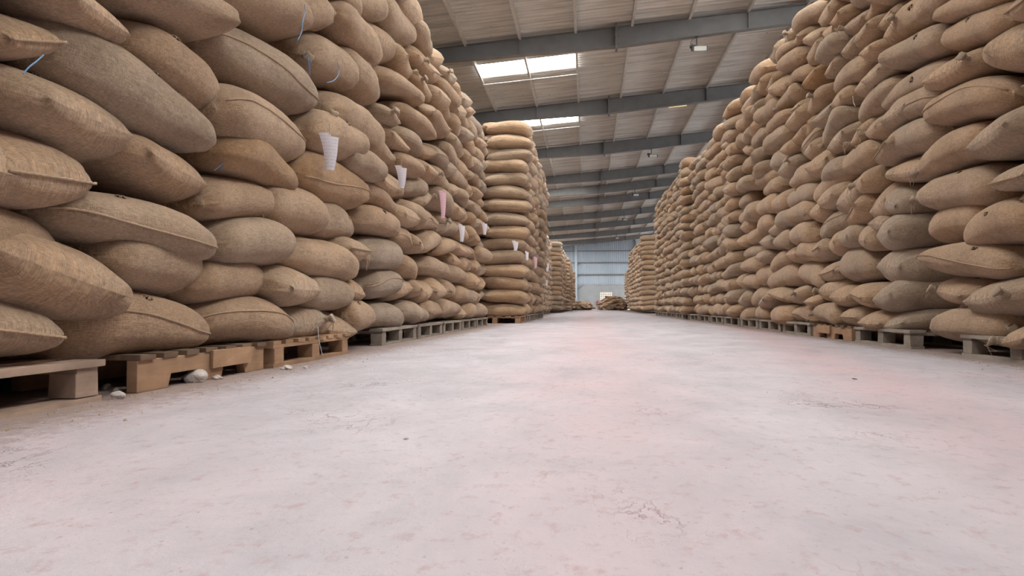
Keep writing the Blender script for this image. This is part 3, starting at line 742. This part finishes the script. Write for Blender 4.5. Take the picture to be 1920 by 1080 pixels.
for S in STACKS:
    sd = S['side']; n = int(round((S['top'] - 0.144) / S['p']))
    for c in range(n):
        zc = 0.144 + S['p'] * (c + 0.5)
        face = S['x'] - sd * S['lean'] * zc
        far = S['y0'] > 12
        # aisle face
        y = S['y0'] + (R.uniform(0, 0.25) if not far else 0.0)
        first = True
        yend = S['y1'] + (0.35 if S['k'] in ('L1', 'R0') and c >= 4 else 0)
        while y < yend - 0.25:
            head = R.random() < 0.72 or first
            if head: w = 0.60 if first else R.uniform(0.46, 0.62)
            else: w = R.uniform(0.88, 1.0)
            w = min(w, max(0.42, yend - y))
            yc = y + w / 2; zz = zc + R.uniform(-0.018, 0.018)
            near_c = yc < 13
            cov = covered(sd, yc, zz, w / 2, S['p'] / 2) if near_c else 0
            if cov < (0.7 if 4.6 < yc < 6.6 else 0.42):
                T = S['p'] * R.uniform(1.08, 1.24)
                out = R.uniform(-0.05, 0.06) - ((0.15 if S['k'] in ('R2', 'R3') else 0.05) if first else 0)
                if first and S['k'] in ('R2', 'R3'): out = -0.13 + R.uniform(-0.03, 0.03)
                if head:
                    Ln = 0.92
                    add_proc(S, (face + sd * (Ln / 2 + out), yc, zz), (0.0 if sd < 0 else math.pi) + R.uniform(-0.22, 0.22) * (0.3 if first else 1), Ln, w * 1.14, T, R.uniform(-0.08, 0.04), R.uniform(-0.12, 0.12))
                else:
                    add_proc(S, (face + sd * (0.28 + out), yc, zz), math.pi / 2 + R.uniform(-0.12, 0.12), w * 1.08, 0.56, T, R.uniform(-0.06, 0.06), R.uniform(-0.1, 0.1), head=False)
            y += w; first = False
        # the end that faces the camera
        if S['y0'] > 5:
            x = face + sd * 0.93; k = 0
            while abs(x - face) < (3.2 if S['k'] in ('L3', 'R4') else 2.4):
                w = 0.92
                add_proc(S, (x + sd * w / 2, S['y0'] + 0.3 + R.uniform(-0.05, 0.05), zc), (0 if sd < 0 else math.pi) + R.uniform(-0.09, 0.09), w * R.uniform(0.98, 1.07), 0.62, S['p'] * R.uniform(1.1, 1.22), inner=(k > 0 or S['k'] not in ('L2', 'L3')))
                x += sd * w; k += 1
        # layers behind the face
        for lay in range(2):
            y = S['y0'] + 0.1
            while y < S['y1']:
                w = 1.0
                add_proc(S, (face + sd * (0.72 + 0.95 * lay), y + w / 2, zc + 0.04), math.pi / 2, 1.05, 0.6, S['p'] * 1.2, inner=True, head=False)
                y += w
# the narrow-fronted stack: its camera-facing column of sacks lies crosswise, showing whole
# choose the 300 sacks that show largest
def size_key(s):
    pr = s['pos']; w = Vector((pr[0], pr[1], pr[2] - CAM_H)).dot(_fw)
    return (0 if s['tr'] else 1, pr[1])
sacks.sort(key=size_key)
LIMIT = 300
single, rest = sacks[:LIMIT], sacks[LIMIT:]
stuff += rest

# ---- stuff mesh
Vs, Fs, UVs, Ts, off = [], [], [], [], 0
for s in stuff:
    yy = s['pos'][1]
    nu, nv = (28, 24) if yy < 15 and s.get('vis', True) else ((22, 18) if yy < 27 else (12, 12))
    if not s.get('vis', True): nu, nv = 12, 10
    sk = Sack(s['L'], s['W'], s['T'], s['id'] + 7, s['bend'])
    sk.ear = sk.ear * (0.2 if s['pos'][1] > 11 else 0.5); sk.wk = 0.25
    V, F, UV, _ = sk.grid(nu, nv)
    V = V @ rotmat(s['yaw'], s['pitch'], s['roll']).T + np.array(s['pos'])
    Vs.append(V); Fs.append(F + off); UVs.append(UV); Ts.append(np.full(len(V), s['tint'])); off += len(V)

# heaps of sacks thrown down at the far end
def heap(cx, cy, rx, ry, h, seed, nm, lab):
    r = random.Random(seed); vs, fs, us, ts, o_ = [], [], [], [], 0
    k = 0
    for lev in range(int(h / 0.11) + 1):
        f = 1 - (lev * 0.11 / h) ** 2.2 * 0.6
        n = int(16 * f * (rx / 1.0)) + 2
        for i in range(n):
            a = r.uniform(0, 6.28); q = r.uniform(0.15, 1) ** 0.5 * f
            sk = Sack(r.uniform(0.6, 0.9), r.uniform(0.4, 0.55), r.uniform(0.10, 0.2), seed * 999 + k); k += 1
            V, F, UV, _ = sk.grid(12, 10)
            V = V @ rotmat(r.uniform(0, 6.28), r.uniform(-0.5, 0.5), r.uniform(-0.4, 0.4)).T + np.array([cx + rx * 0.8 * q * math.cos(a), cy + ry * q * math.sin(a), 0.12 + lev * 0.11])
            V[:, 2] = np.maximum(V[:, 2], 0.003)
            vs.append(V); fs.append(F + o_); us.append(UV); ts.append(np.full(len(V), r.uniform(0, 0.6))); o_ += len(V)
    o = bpy.data.objects.new(nm, mesh_np(nm, np.concatenate(vs), np.concatenate(fs), np.concatenate(us), np.concatenate(ts), M['jute']))
    COL.objects.link(o); tag(o, lab, 'sack heap', kind='stuff')
heap(-0.35, 64.5, 1.05, 1.2, 0.62, 3, 'sack_heap', 'low heap of slumped jute sacks on the floor before the far wall column')
heap(2.3, 62.5, 1.5, 1.2, 1.02, 4, 'sack_heap', 'taller heap of empty jute sacks below the bright block window')

me = mesh_np('jute_sack_mass', np.concatenate(Vs), np.concatenate(Fs), np.concatenate(UVs), np.concatenate(Ts), M['jute'])
o = bpy.data.objects.new('jute_sack_mass', me); COL.objects.link(o)
tag(o, 'remaining jute sacks making up the rest of the stacks along both sides of the aisle', 'sacks', kind='stuff')

# ---- single sacks
def aisle_a(s):
    # angle a (girth) or end sign facing the aisle
    side = SK[s['st']]['side']
    if s['head']: return None
    return math.pi if side < 0 else 0.0

def child_hole(root, sk, u, a, rad, seed):
    p, n = sk.normal(u, a)
    n = Vector(n); t = n.cross(Vector((0, 0, 1)));
    if t.length < 0.1: t = n.cross(Vector((1, 0, 0)))
    t.normalize(); b = n.cross(t); r = random.Random(seed)
    m = MB(); k = 14; ring = [];
    p = Vector(p)
    v = [p + n * 0.0005]; 
    for q in range(2):
        for i in range(k):
            w = 2 * math.pi * i / k; rr = rad * (0.6, 1.15)[q] * (1 + r.uniform(-0.28, 0.28))
            v.append(p + t * math.cos(w) * rr * 1.15 + b * math.sin(w) * rr * 0.8 + n * (0.003, -0.004)[q])
    f = [(0, 1 + i, 1 + (i + 1) % k) for i in range(k)] + [(1 + i, 1 + k + i, 1 + k + (i + 1) % k, 1 + (i + 1) % k) for i in range(k)]
    m.add(v, f); m.build('torn_hole', M['dark_hole'], root, smooth=True)
    m = MB()
    for i in range(9):
        w = r.uniform(0, 6.28); c, s_ = math.cos(w), math.sin(w)
        e = rad * r.uniform(0.9, 1.25); i0 = p + t * c * e * 1.1 + b * s_ * e * 0.8
        i1 = p + t * c * e * 0.5 + b * s_ * e * 0.3 + n * 0.008; i2 = p + t * math.cos(w + 1) * e * 0.4 + b * math.sin(w + 1) * e * 0.4 + n * 0.004
        m.tube([i0 + n * 0.001, i1, i2], [0.0022, 0.0018, 0.001], 4)
    m.build('frayed_edge', M['fibre'], root)

def child_seam(root, sk, s, seed):
    m = MB(); r = random.Random(seed)
    if s['head']:
        e = 0.985
        aa = np.concatenate([np.linspace(-0.02, 0.02, 2)])
        ys = np.linspace(-1, 1, 26); pts = []
        A = sk.P(np.full(26, e), np.arccos(np.clip(ys, -0.999, 0.999)) * 1.0)
        B = sk.P(np.full(26, e), -np.arccos(np.clip(ys, -0.999, 0.999)))
        mid = (A + B) / 2
        for i in range(26): pts.append(tuple(mid[i] + np.array([0.012, 0, 0.002 * (i % 2)])))
        m.tube(pts, [0.004 + 0.002 * (i % 2) for i in range(26)], 6)
    else:
        a0 = aisle_a(s) + r.uniform(-0.1, 0.25) * (-1 if SK[s['st']]['side'] < 0 else 1)
        N = 90; pts = []
        for i in range(N):
            u = -0.93 + 1.86 * i / (N - 1)
            p = sk.P(u, a0 + 0.10 * math.sin(u * 2.3 + seed)); q = sk.P(u, a0 + math.pi)
            d = p - q; d /= np.linalg.norm(d)
            pts.append(tuple(p + d * 0.002))
        m.tube(pts, [0.0034 + 0.0022 * (i % 2) for i in range(N)], 6)
    m.build('stitched_seam', M['fibre'], root, smooth=True)

def child_knot(root, sk, s, seed, blue=False):
    r = random.Random(seed); side = SK[s['st']]['side']
    if s['head']: u, a = 0.97, (0.25 if r.random() < 0.5 else math.pi - 0.25)
    else: u, a = (-0.97 if side < 0 else 0.9) * (1 if r.random() < .6 else -1), aisle_a(s)
    p, n = sk.normal(u, a); c = Vector(p); n = Vector(n)
    d = (Vector((math.copysign(1, u), 0, 0)) + n * 0.8).normalized()
    w = Vector((0, 0, -1))
    m = MB(); k = 12; prof = [(0.0, 0.030), (0.025, 0.021), (0.045, 0.017), (0.06, 0.023), (0.08, 0.034), (0.088, 0.026)]
    t = d.cross(w).normalized(); b = d.cross(t)
    v = []
    for j, (z, rr) in enumerate(prof):
        for i in range(k):
            w_ = 2 * math.pi * i / k; q = rr * (1 + 0.25 * math.sin(4 * w_ + seed) * (j / 5))
            v.append(c - d * 0.02 + d * z + t * math.cos(w_) * q + b * math.sin(w_) * q + Vector((0, 0, -0.25 * z)))
    f = [(j * k + i, j * k + (i + 1) % k, (j + 1) * k + (i + 1) % k, (j + 1) * k + i) for j in range(len(prof) - 1) for i in range(k)]
    f.append(tuple(range((len(prof) - 1) * k, len(prof) * k)))
    m.add(v, f); kn = m.build('tied_corner', M['jute'], root, smooth=True)
    m = MB(); cc = c + d * 0.022 + Vector((0, 0, -0.008))
    m.tube([cc + t * math.cos(x) * 0.021 + b * math.sin(x) * 0.021 + d * 0.003 * math.sin(2 * x) for x in np.linspace(0, 6.4, 14)], 0.003, 5)
    for q in range(2):
        x0 = cc + d * 0.02; e1 = Vector((r.uniform(-.02, .02), r.uniform(-.02, .02), -0.04)); e2 = Vector((r.uniform(-.04, .04), r.uniform(-.03, .03), -r.uniform(0.07, 0.13)))
        m.tube([x0, x0 + d * 0.02 + e1 * 0.5, x0 + d * 0.03 + e1, x0 + d * 0.025 + e2], [0.003, 0.003, 0.0028, 0.0015], 5)
    m.build('blue_twine' if blue else 'twine', M['blue_twine'] if blue else M['fibre'], kn)

order = {}
for s in single:
    c = int(max(0, min(17, round((s['pos'][2] - 0.144) / SK[s['st']]['p'] - 0.5)))) + 1
    order.setdefault((s['st'], c), []).append(s)
for (st, c), lst in order.items():
    lst.sort(key=lambda q: q['pos'][1])
    for i, s in enumerate(lst):
        feat = 'plump jute sack'
        if 'o' in s['fl']: feat = 'orange-brown jute sack'
        elif 'h' in s['fl'] and s['tr']: feat = 'torn jute sack'
        elif 'k' in s['fl'] and s['tr']: feat = 'tied jute sack'
        elif 's' in s['fl'] and s['tr']: feat = 'seamed jute sack'
        s['label'] = '%s, %s course of %s, %s along' % (feat, ORD[c] if c > 1 else 'bottom', SK[st]['words'], ORD[i + 1])
for s in single:
    yy = s['pos'][1]
    nu, nv = (64, 52) if yy < 4.5 else ((44, 36) if yy < 8 else (30, 26))
    sk = Sack(s['L'], s['W'], s['T'], s['id'] * 3 + 5, s['bend'])
    V, F, UV, caps = sk.grid(nu, nv)
    o = bpy.data.objects.new('jute_sack', mesh_np('jute_sack', V, F, UV, s['tint'], M['jute'], caps))
    COL.objects.link(o)
    Rm = rotmat(s['yaw'], s['pitch'], s['roll'])
    o.matrix_world = Matrix([[*map(float, Rm[i]), s['pos'][i]] for i in range(3)] + [[0, 0, 0, 1]])
    side = SK[s['st']]['side']
    tag(o, s['label'], 'jute sack', 'jute sacks in the ' + SK[s['st']]['words'])
    if yy < 9:
        fl_ = s['fl']; sd = s['id']; r = random.Random(sd)
        if 'h' in fl_:
            for q in range(2 if '2' in fl_ else 1):
                if s['head']: child_hole(o, sk, r.uniform(0.55, 0.8), r.uniform(0.9, 2.2), r.uniform(0.018, 0.027), sd + q)
                else: child_hole(o, sk, (r.uniform(-0.5, 0.5) if not q else r.uniform(0.0, 0.7)), (math.pi - r.uniform(0.1, 0.9)) if side < 0 else r.uniform(0.1, 0.9), r.uniform(0.018, 0.027), sd + q)
        if 's' in fl_: child_seam(o, sk, s, sd)
        if 'k' in fl_: child_knot(o, sk, s, sd, 'b' in fl_)
print('sacks', len(single), 'stuff', len(stuff), 'verts', off)

# ---------------------------------------------------------------- pallets
def pallet(x, y0, y1, side, mat, style, lab, depth=1.0, seed=0, top=0.144):
    """x is the aisle edge; the pallet reaches from there away from the aisle"""
    r = random.Random(seed); L = y1 - y0
    root = empty('wooden_pallet', (x, (y0 + y1) / 2, 0)); tag(root, lab, 'pallet', 'pallets under the sack stacks')
    s = side; X = lambda d: (min(0, s * d[1]) if s < 0 else d[0], max(-d[0], 0) if False else 0)
    def bx(m, d0, d1, ya, yb, z0, z1, j=0.0):
        a, b = sorted((s * d0, s * d1)); m.box(a, b, ya, yb, z0, z1, j, r)
    h = L / 2; m_ = M[mat]
    nb = max(4, int(L / 0.145)); bw = 0.095
    if style == 'along':
        for i in range(6):
            d = (depth - 0.11) * i / 5
            m = MB(); bx(m, d - (0.01 if i == 0 else 0), d + 0.11, -h, h, top - 0.022, top, 0.003); m.build('deck_board', m_, root)
        for yc in (-h + 0.07, 0.0, h - 0.07):
            m = MB(); bx(m, 0.0, depth, yc - 0.05, yc + 0.05, top - 0.042, top - 0.022, 0.002); m.build('cross_board', m_, root)
    for i in range(nb if style != 'along' else 0):
        yc = -h + bw / 2 + (L - bw) * i / (nb - 1)
        m = MB(); bx(m, -0.004 + r.uniform(-0.01, 0.006), depth, yc - bw / 2, yc + bw / 2, top - 0.02, top, 0.0015)
        m.build('deck_board', M['wood_dark'] if style == 'stringer' else m_, root)
    if style == 'stringer':
        for d in (0.0, depth / 2 - 0.02, depth - 0.045):
            a, b = sorted((s * d, s * (d + 0.045)))
            q = [(-h, 0.02), (-h, top - 0.02), (h, top - 0.02), (h, 0.02), (h * 0.62, 0.02), (h * 0.58, 0.055), (h * 0.22, 0.055), (h * 0.18, 0.02), (-h * 0.18, 0.02), (-h * 0.22, 0.055), (-h * 0.58, 0.055), (-h * 0.62, 0.02)]
            q = [(yy, 0.0 if z == 0.02 else z) for yy, z in q]
            MB().prism_x(q, a, b).build('stringer', m_, root, bevel=0.003)
        m = MB(); bx(m, -0.02, 0.0, -h * 0.02, h * 0.66, top - 0.095, top - 0.012, 0.003); m.build('patch_board', m_, root)
    else:
        for d in (0.0, depth / 2 - 0.05, depth - 0.1):
            m = MB(); bx(m, d, d + 0.1, -h, h, top - 0.04, top - 0.02, 0.002)
            if style == 'block': m.build('lead_board', m_, root)
            for yc in (-h + 0.07, 0.0, h - 0.07):
                m = MB(); bx(m, d, d + 0.1, yc - 0.055, yc + 0.055, 0.02, top - 0.04, 0.002); m.build('block', m_, root, bevel=0.003)
            m = MB(); bx(m, d, d + 0.1, -h, h, 0.0, 0.02, 0.002); m.build('bottom_board', m_, root)
    return root
pl = [(-1.70, 1.04, 2.24, -1, 'wood_dusty', 'along', 'dusty block pallet at the edge of view under the nearest sacks'),
      (-1.70, 2.43, 3.45, -1, 'wood_brown', 'stringer', 'reddish-brown notched-stringer pallet with a patch board and dark deck boards'),
      (-1.67, 3.50, 4.66, -1, 'wood_brown', 'block', 'narrow brown pallet, third from the camera, under the brown-pallet stack')]
for k in range(5): pl.append((-1.72, 5.60 + 1.24 * k, 5.60 + 1.24 * k + 1.18, -1, 'wood_grey', 'along', 'grey pallet under the paper-tagged stack, %s from its near end' % ORD[k + 1]))
for k in range(6): pl.append((-1.31, 13.3 + 1.2 * k, 13.3 + 1.2 * k + 1.1, -1, 'wood_brown' if k == 0 else 'wood_grey', 'along', 'pallet under the narrow-fronted stack, %s from its near end' % ORD[k + 1]))
for k in range(2): pl.append((2.50, 4.9 - 1.22 * (k + 1) + 0.05, 4.9 - 1.22 * k, 1, 'wood_grey', 'along', 'grey pallet under the stack at the edge of view, %s' % ('farther from the camera', 'nearer the camera')[k]))
for k in range(5): pl.append((2.50, 5.62 + 1.2 * k, 5.62 + 1.2 * k + 1.12, 1, 'wood_grey' if k != 1 else 'wood_brown', 'along' if k != 1 else 'stringer', '%s pallet under the untagged stack, %s from its near end' % ('grey' if k != 1 else 'brown notched', ORD[k + 1])))
for k in range(4): pl.append((2.52, 11.75 + 1.4 * k, 11.75 + 1.4 * k + 1.25, 1, 'wood_grey', 'along', 'grey pallet under the stack past the untagged one, %s from its near end' % ORD[k + 1]))
for k in range(7): pl.append((2.52, 17.5 + 1.2 * k, 17.5 + 1.2 * k + 1.1, 1, 'wood_grey', 'along', 'small distant grey pallet, %s beyond the dark column of sack ends' % ORD[k + 1]))
for k in range(5): pl.append((-1.75, 21.5 + 2.4 * k, 21.5 + 2.4 * k + 1.2, -1, 'wood_grey', 'along', 'tiny distant pallet under the sunlit stack, %s down the aisle' % ORD[k + 1]))
for i, p in enumerate(pl): pallet(*p, seed=i)

# ---------------------------------------------------------------- paper tags on strings
def tag_sheet(x, y, z, w, h, mat, lab, yaw, curl, string=0.06):
    root = empty('paper_tag', (x, y, z), yaw); tag(root, lab, 'paper tag', 'paper tags on the sacks')
    nx, nz = 8, 14; v = []; f = []
    for lay in (0, 0.0006):
        for j in range(nz + 1):
            for i in range(nx + 1):
                a = i / nx - 0.5; b = j / nz
                taper = 1 - 0.55 * b ** 0.7
                v.append((a * w * taper + 0.10 * w * math.sin(b * 2.4), lay + curl * (a * a * 1.6 + 0.5 * b * b), -b * h - 0.02 * (a > 0) * (1 - b)))
    n = (nx + 1) * (nz + 1)
    for j in range(nz):
        for i in range(nx):
            q = j * (nx + 1) + i
            f.append((q, q + 1, q + nx + 2, q + nx + 1)); f.append((n + q, n + q + nx + 1, n + q + nx + 2, n + q + 1))
    MB().add(v, f).build('paper', M[mat], root, smooth=True)
    MB().tube([(0, 0.0, -0.012), (0.004, 0.0, string * 0.5), (0.0, 0.006, string)], 0.0018, 5).build('string', M['fibre'], root)
TAGS = [(-1.6, 4.087, 1.415, 0.127, 0.227, 'paper_white', 'long curled white paper tag nearest the camera on the brown-pallet stack', 0.5, 0.05),
(-1.6, 5.745, 1.553, 0.106, 0.194, 'paper_white', 'short white paper tag high on the paper-tagged stack, between two larger tags', 0.4, 0.04),
(-1.6, 7.457, 1.626, 0.089, 0.31, 'paper_pink', 'narrow pink paper tag on the paper-tagged stack', 0.4, 0.02),
(-1.6, 8.634, 1.385, 0.096, 0.22, 'paper_white', 'white paper tag just past the pink one', 0.5, 0.03),
(-1.6, 10.555, 1.648, 0.092, 0.192, 'paper_white', 'small white paper tag at the far corner of the paper-tagged stack', 0.2, 0.02),
(-1.17, 11.1, 1.411, 0.114, 0.166, 'paper_white', 'white paper tag on the front corner of the narrow-fronted stack', 0.3, 0.02),
(-1.12, 12.723, 1.367, 0.08, 0.17, 'paper_white', 'small white paper tag midway up the narrow-fronted stack', 0.4, 0.02),
(-1.1, 14.581, 1.402, 0.091, 0.252, 'paper_pink', 'small pink paper tag on the narrow-fronted stack', 0.4, 0.02),
(-1.62, 27.838, 2.089, 0.174, 0.327, 'paper_white', 'tiny white paper tag on the sunlit stack beyond the narrow-fronted one', 0.4, 0.02),
(-1.62, 27.453, 1.399, 0.107, 0.215, 'paper_white', 'tiniest white paper tag low on the sunlit stack', 0.4, 0.02)]
for t in TAGS: tag_sheet(*t)

# loose blue twine hanging from the sacks
TW = [([(-1.6, 1.841, 1.076), (-1.6, 1.814, 1.046), (-1.6, 1.788, 1.021), (-1.6, 1.768, 0.994)], 0.0022, 'blue_twine', 'short loose blue twine hanging off the tied corner of the long torn sack'), ([(-1.58, 3.655, 2.035), (-1.58, 3.67, 1.999), (-1.58, 3.635, 1.935), (-1.58, 3.622, 1.863), (-1.58, 3.567, 1.793)], 0.0025, 'blue_twine', 'blue twine strung down the end of the top sack'), ([(-1.58, 4.162, 1.882), (-1.58, 4.21, 1.857), (-1.58, 4.182, 1.806), (-1.58, 4.109, 1.748), (-1.58, 3.986, 1.697)], 0.0025, 'blue_twine', 'curved blue twine below the knotted sack'), ([(-1.6, 3.932, 0.208), (-1.6, 3.95, 0.121), (-1.6, 4.019, 0.014)], 0.0025, 'white_twine', 'grey strand hanging over the third pallet'), ([(2.42, 6.498, 2.255), (2.42, 6.487, 2.193), (2.42, 6.439, 2.14)], 0.003, 'white_twine', 'short white strand on the untagged stack')]
for pts, rad, mat, lab in TW:
    m = MB(); P = [Vector(p) for p in pts]; Q = []
    for i in range(len(P) - 1):
        for k in range(5): Q.append(P[i].lerp(P[i + 1], k / 5))
    Q.append(P[-1])
    for _ in range(2): Q = [Q[0]] + [(Q[i - 1] + Q[i] * 2 + Q[i + 1]) / 4 for i in range(1, len(Q) - 1)] + [Q[-1]]
    tag(m.tube(Q, rad, 6).build('loose_twine', M[mat], smooth=True), lab, 'twine')

# ---------------------------------------------------------------- rubble and crumbs on the floor
def stone(x, y, r_, seed, lab, mat='stone', flat=0.7, sx=1.0):
    g = rng(seed); import bmesh
    bm = bmesh.new(); bmesh.ops.create_icosphere(bm, subdivisions=3, radius=1.0)
    k = g.normal(0, 2.2, (5, 3)); ph = g.uniform(0, 6.28, 5)
    for v in bm.verts:
        c = np.array(v.co); d = 1 + 0.13 * sum(np.sin(k[i] @ c + ph[i]) for i in range(5)) + g.uniform(-0.03, 0.03)
        v.co = Vector(c * d); v.co.x *= sx; v.co.z = max(v.co.z * flat, -flat * 0.5)
    zmin = min(v.co.z for v in bm.verts)
    me = bpy.data.meshes.new('rubble_stone'); 
    for v in bm.verts: v.co = (v.co - Vector((0, 0, zmin))) * r_
    bm.to_mesh(me); bm.free(); me.materials.append(M[mat])
    o = bpy.data.objects.new('rubble_stone', me); o.location = (x, y, 0); COL.objects.link(o)
    tag(o, lab, 'stone', 'rubble along the brown pallets')
STONES = [(-1.667, 2.276, 0.021, 'pale rubble stone by the gap between the first two pallets', 0.9), (-1.795, 2.461, 0.0165, 'smaller stone behind the pale one by the first gap', 0.7), (-1.697, 2.829, 0.0444, 'largest grey rubble lump beside the patched pallet', 0.8), (-1.667, 2.943, 0.0194, 'small stone beside the largest rubble lump', 0.6), (-1.8, 2.905, 0.0192, 'small stone just before the largest rubble lump', 0.5), (-1.574, 3.459, 0.0253, 'white stone in front of the third pallet', 0.5), (-1.5, 3.53, 0.0143, 'dark pebble in front of the third pallet', 0.6), (-1.907, 2.534, 0.0191, 'clod in the gap between the first two pallets', 0.6), (-1.818, 5.776, 0.0278, 'pale stone at the gap before the grey pallets', 0.6), (-0.447, 1.666, 0.0053, 'lone brown pebble on the open floor', 0.6), (1.206, 3.264, 0.0097, 'dark pebble on the floor toward the untagged stack', 0.6)]
for i, t in enumerate(STONES): stone(t[0], t[1], t[2], i + 50, t[3], 'stone', t[4])
g = rng(5); m = MB()
for i in range(2600):
    side = g.random()
    if side < 0.42: x = -1.62 + abs(g.normal(0, 0.14)) - 0.08; y = 1.6 + 18 * g.random() ** 1.6
    elif side < 0.62: x = 2.44 - abs(g.normal(0, 0.14)) + 0.06; y = 3.8 + 14 * g.random() ** 1.5
    else: x = g.uniform(-1.6, 2.4); y = 0.9 + 16 * g.random() ** 1.4
    s_ = (0.0010 + 0.004 * g.random() ** 3) * (1.4 if side < 0.62 else min(0.9, 0.16 + 0.16 * y))
    a = g.uniform(0, 6.28, 1)[0]; c, q = math.cos(a), math.sin(a)
    p = [(x + s_ * c, y + s_ * q, 0), (x - s_ * q, y + s_ * c, 0), (x - s_ * c * .8, y - s_ * q, 0), (x + s_ * q, y - s_ * c, 0), (x, y, s_ * 1.1)]
    m.add(p, [(0, 1, 4), (1, 2, 4), (2, 3, 4), (3, 0, 4)])
o = m.build('floor_crumbs', M['fibre']); tag(o, 'tiny brown crumbs and grit scattered over the dusty floor', 'crumbs', kind='stuff')
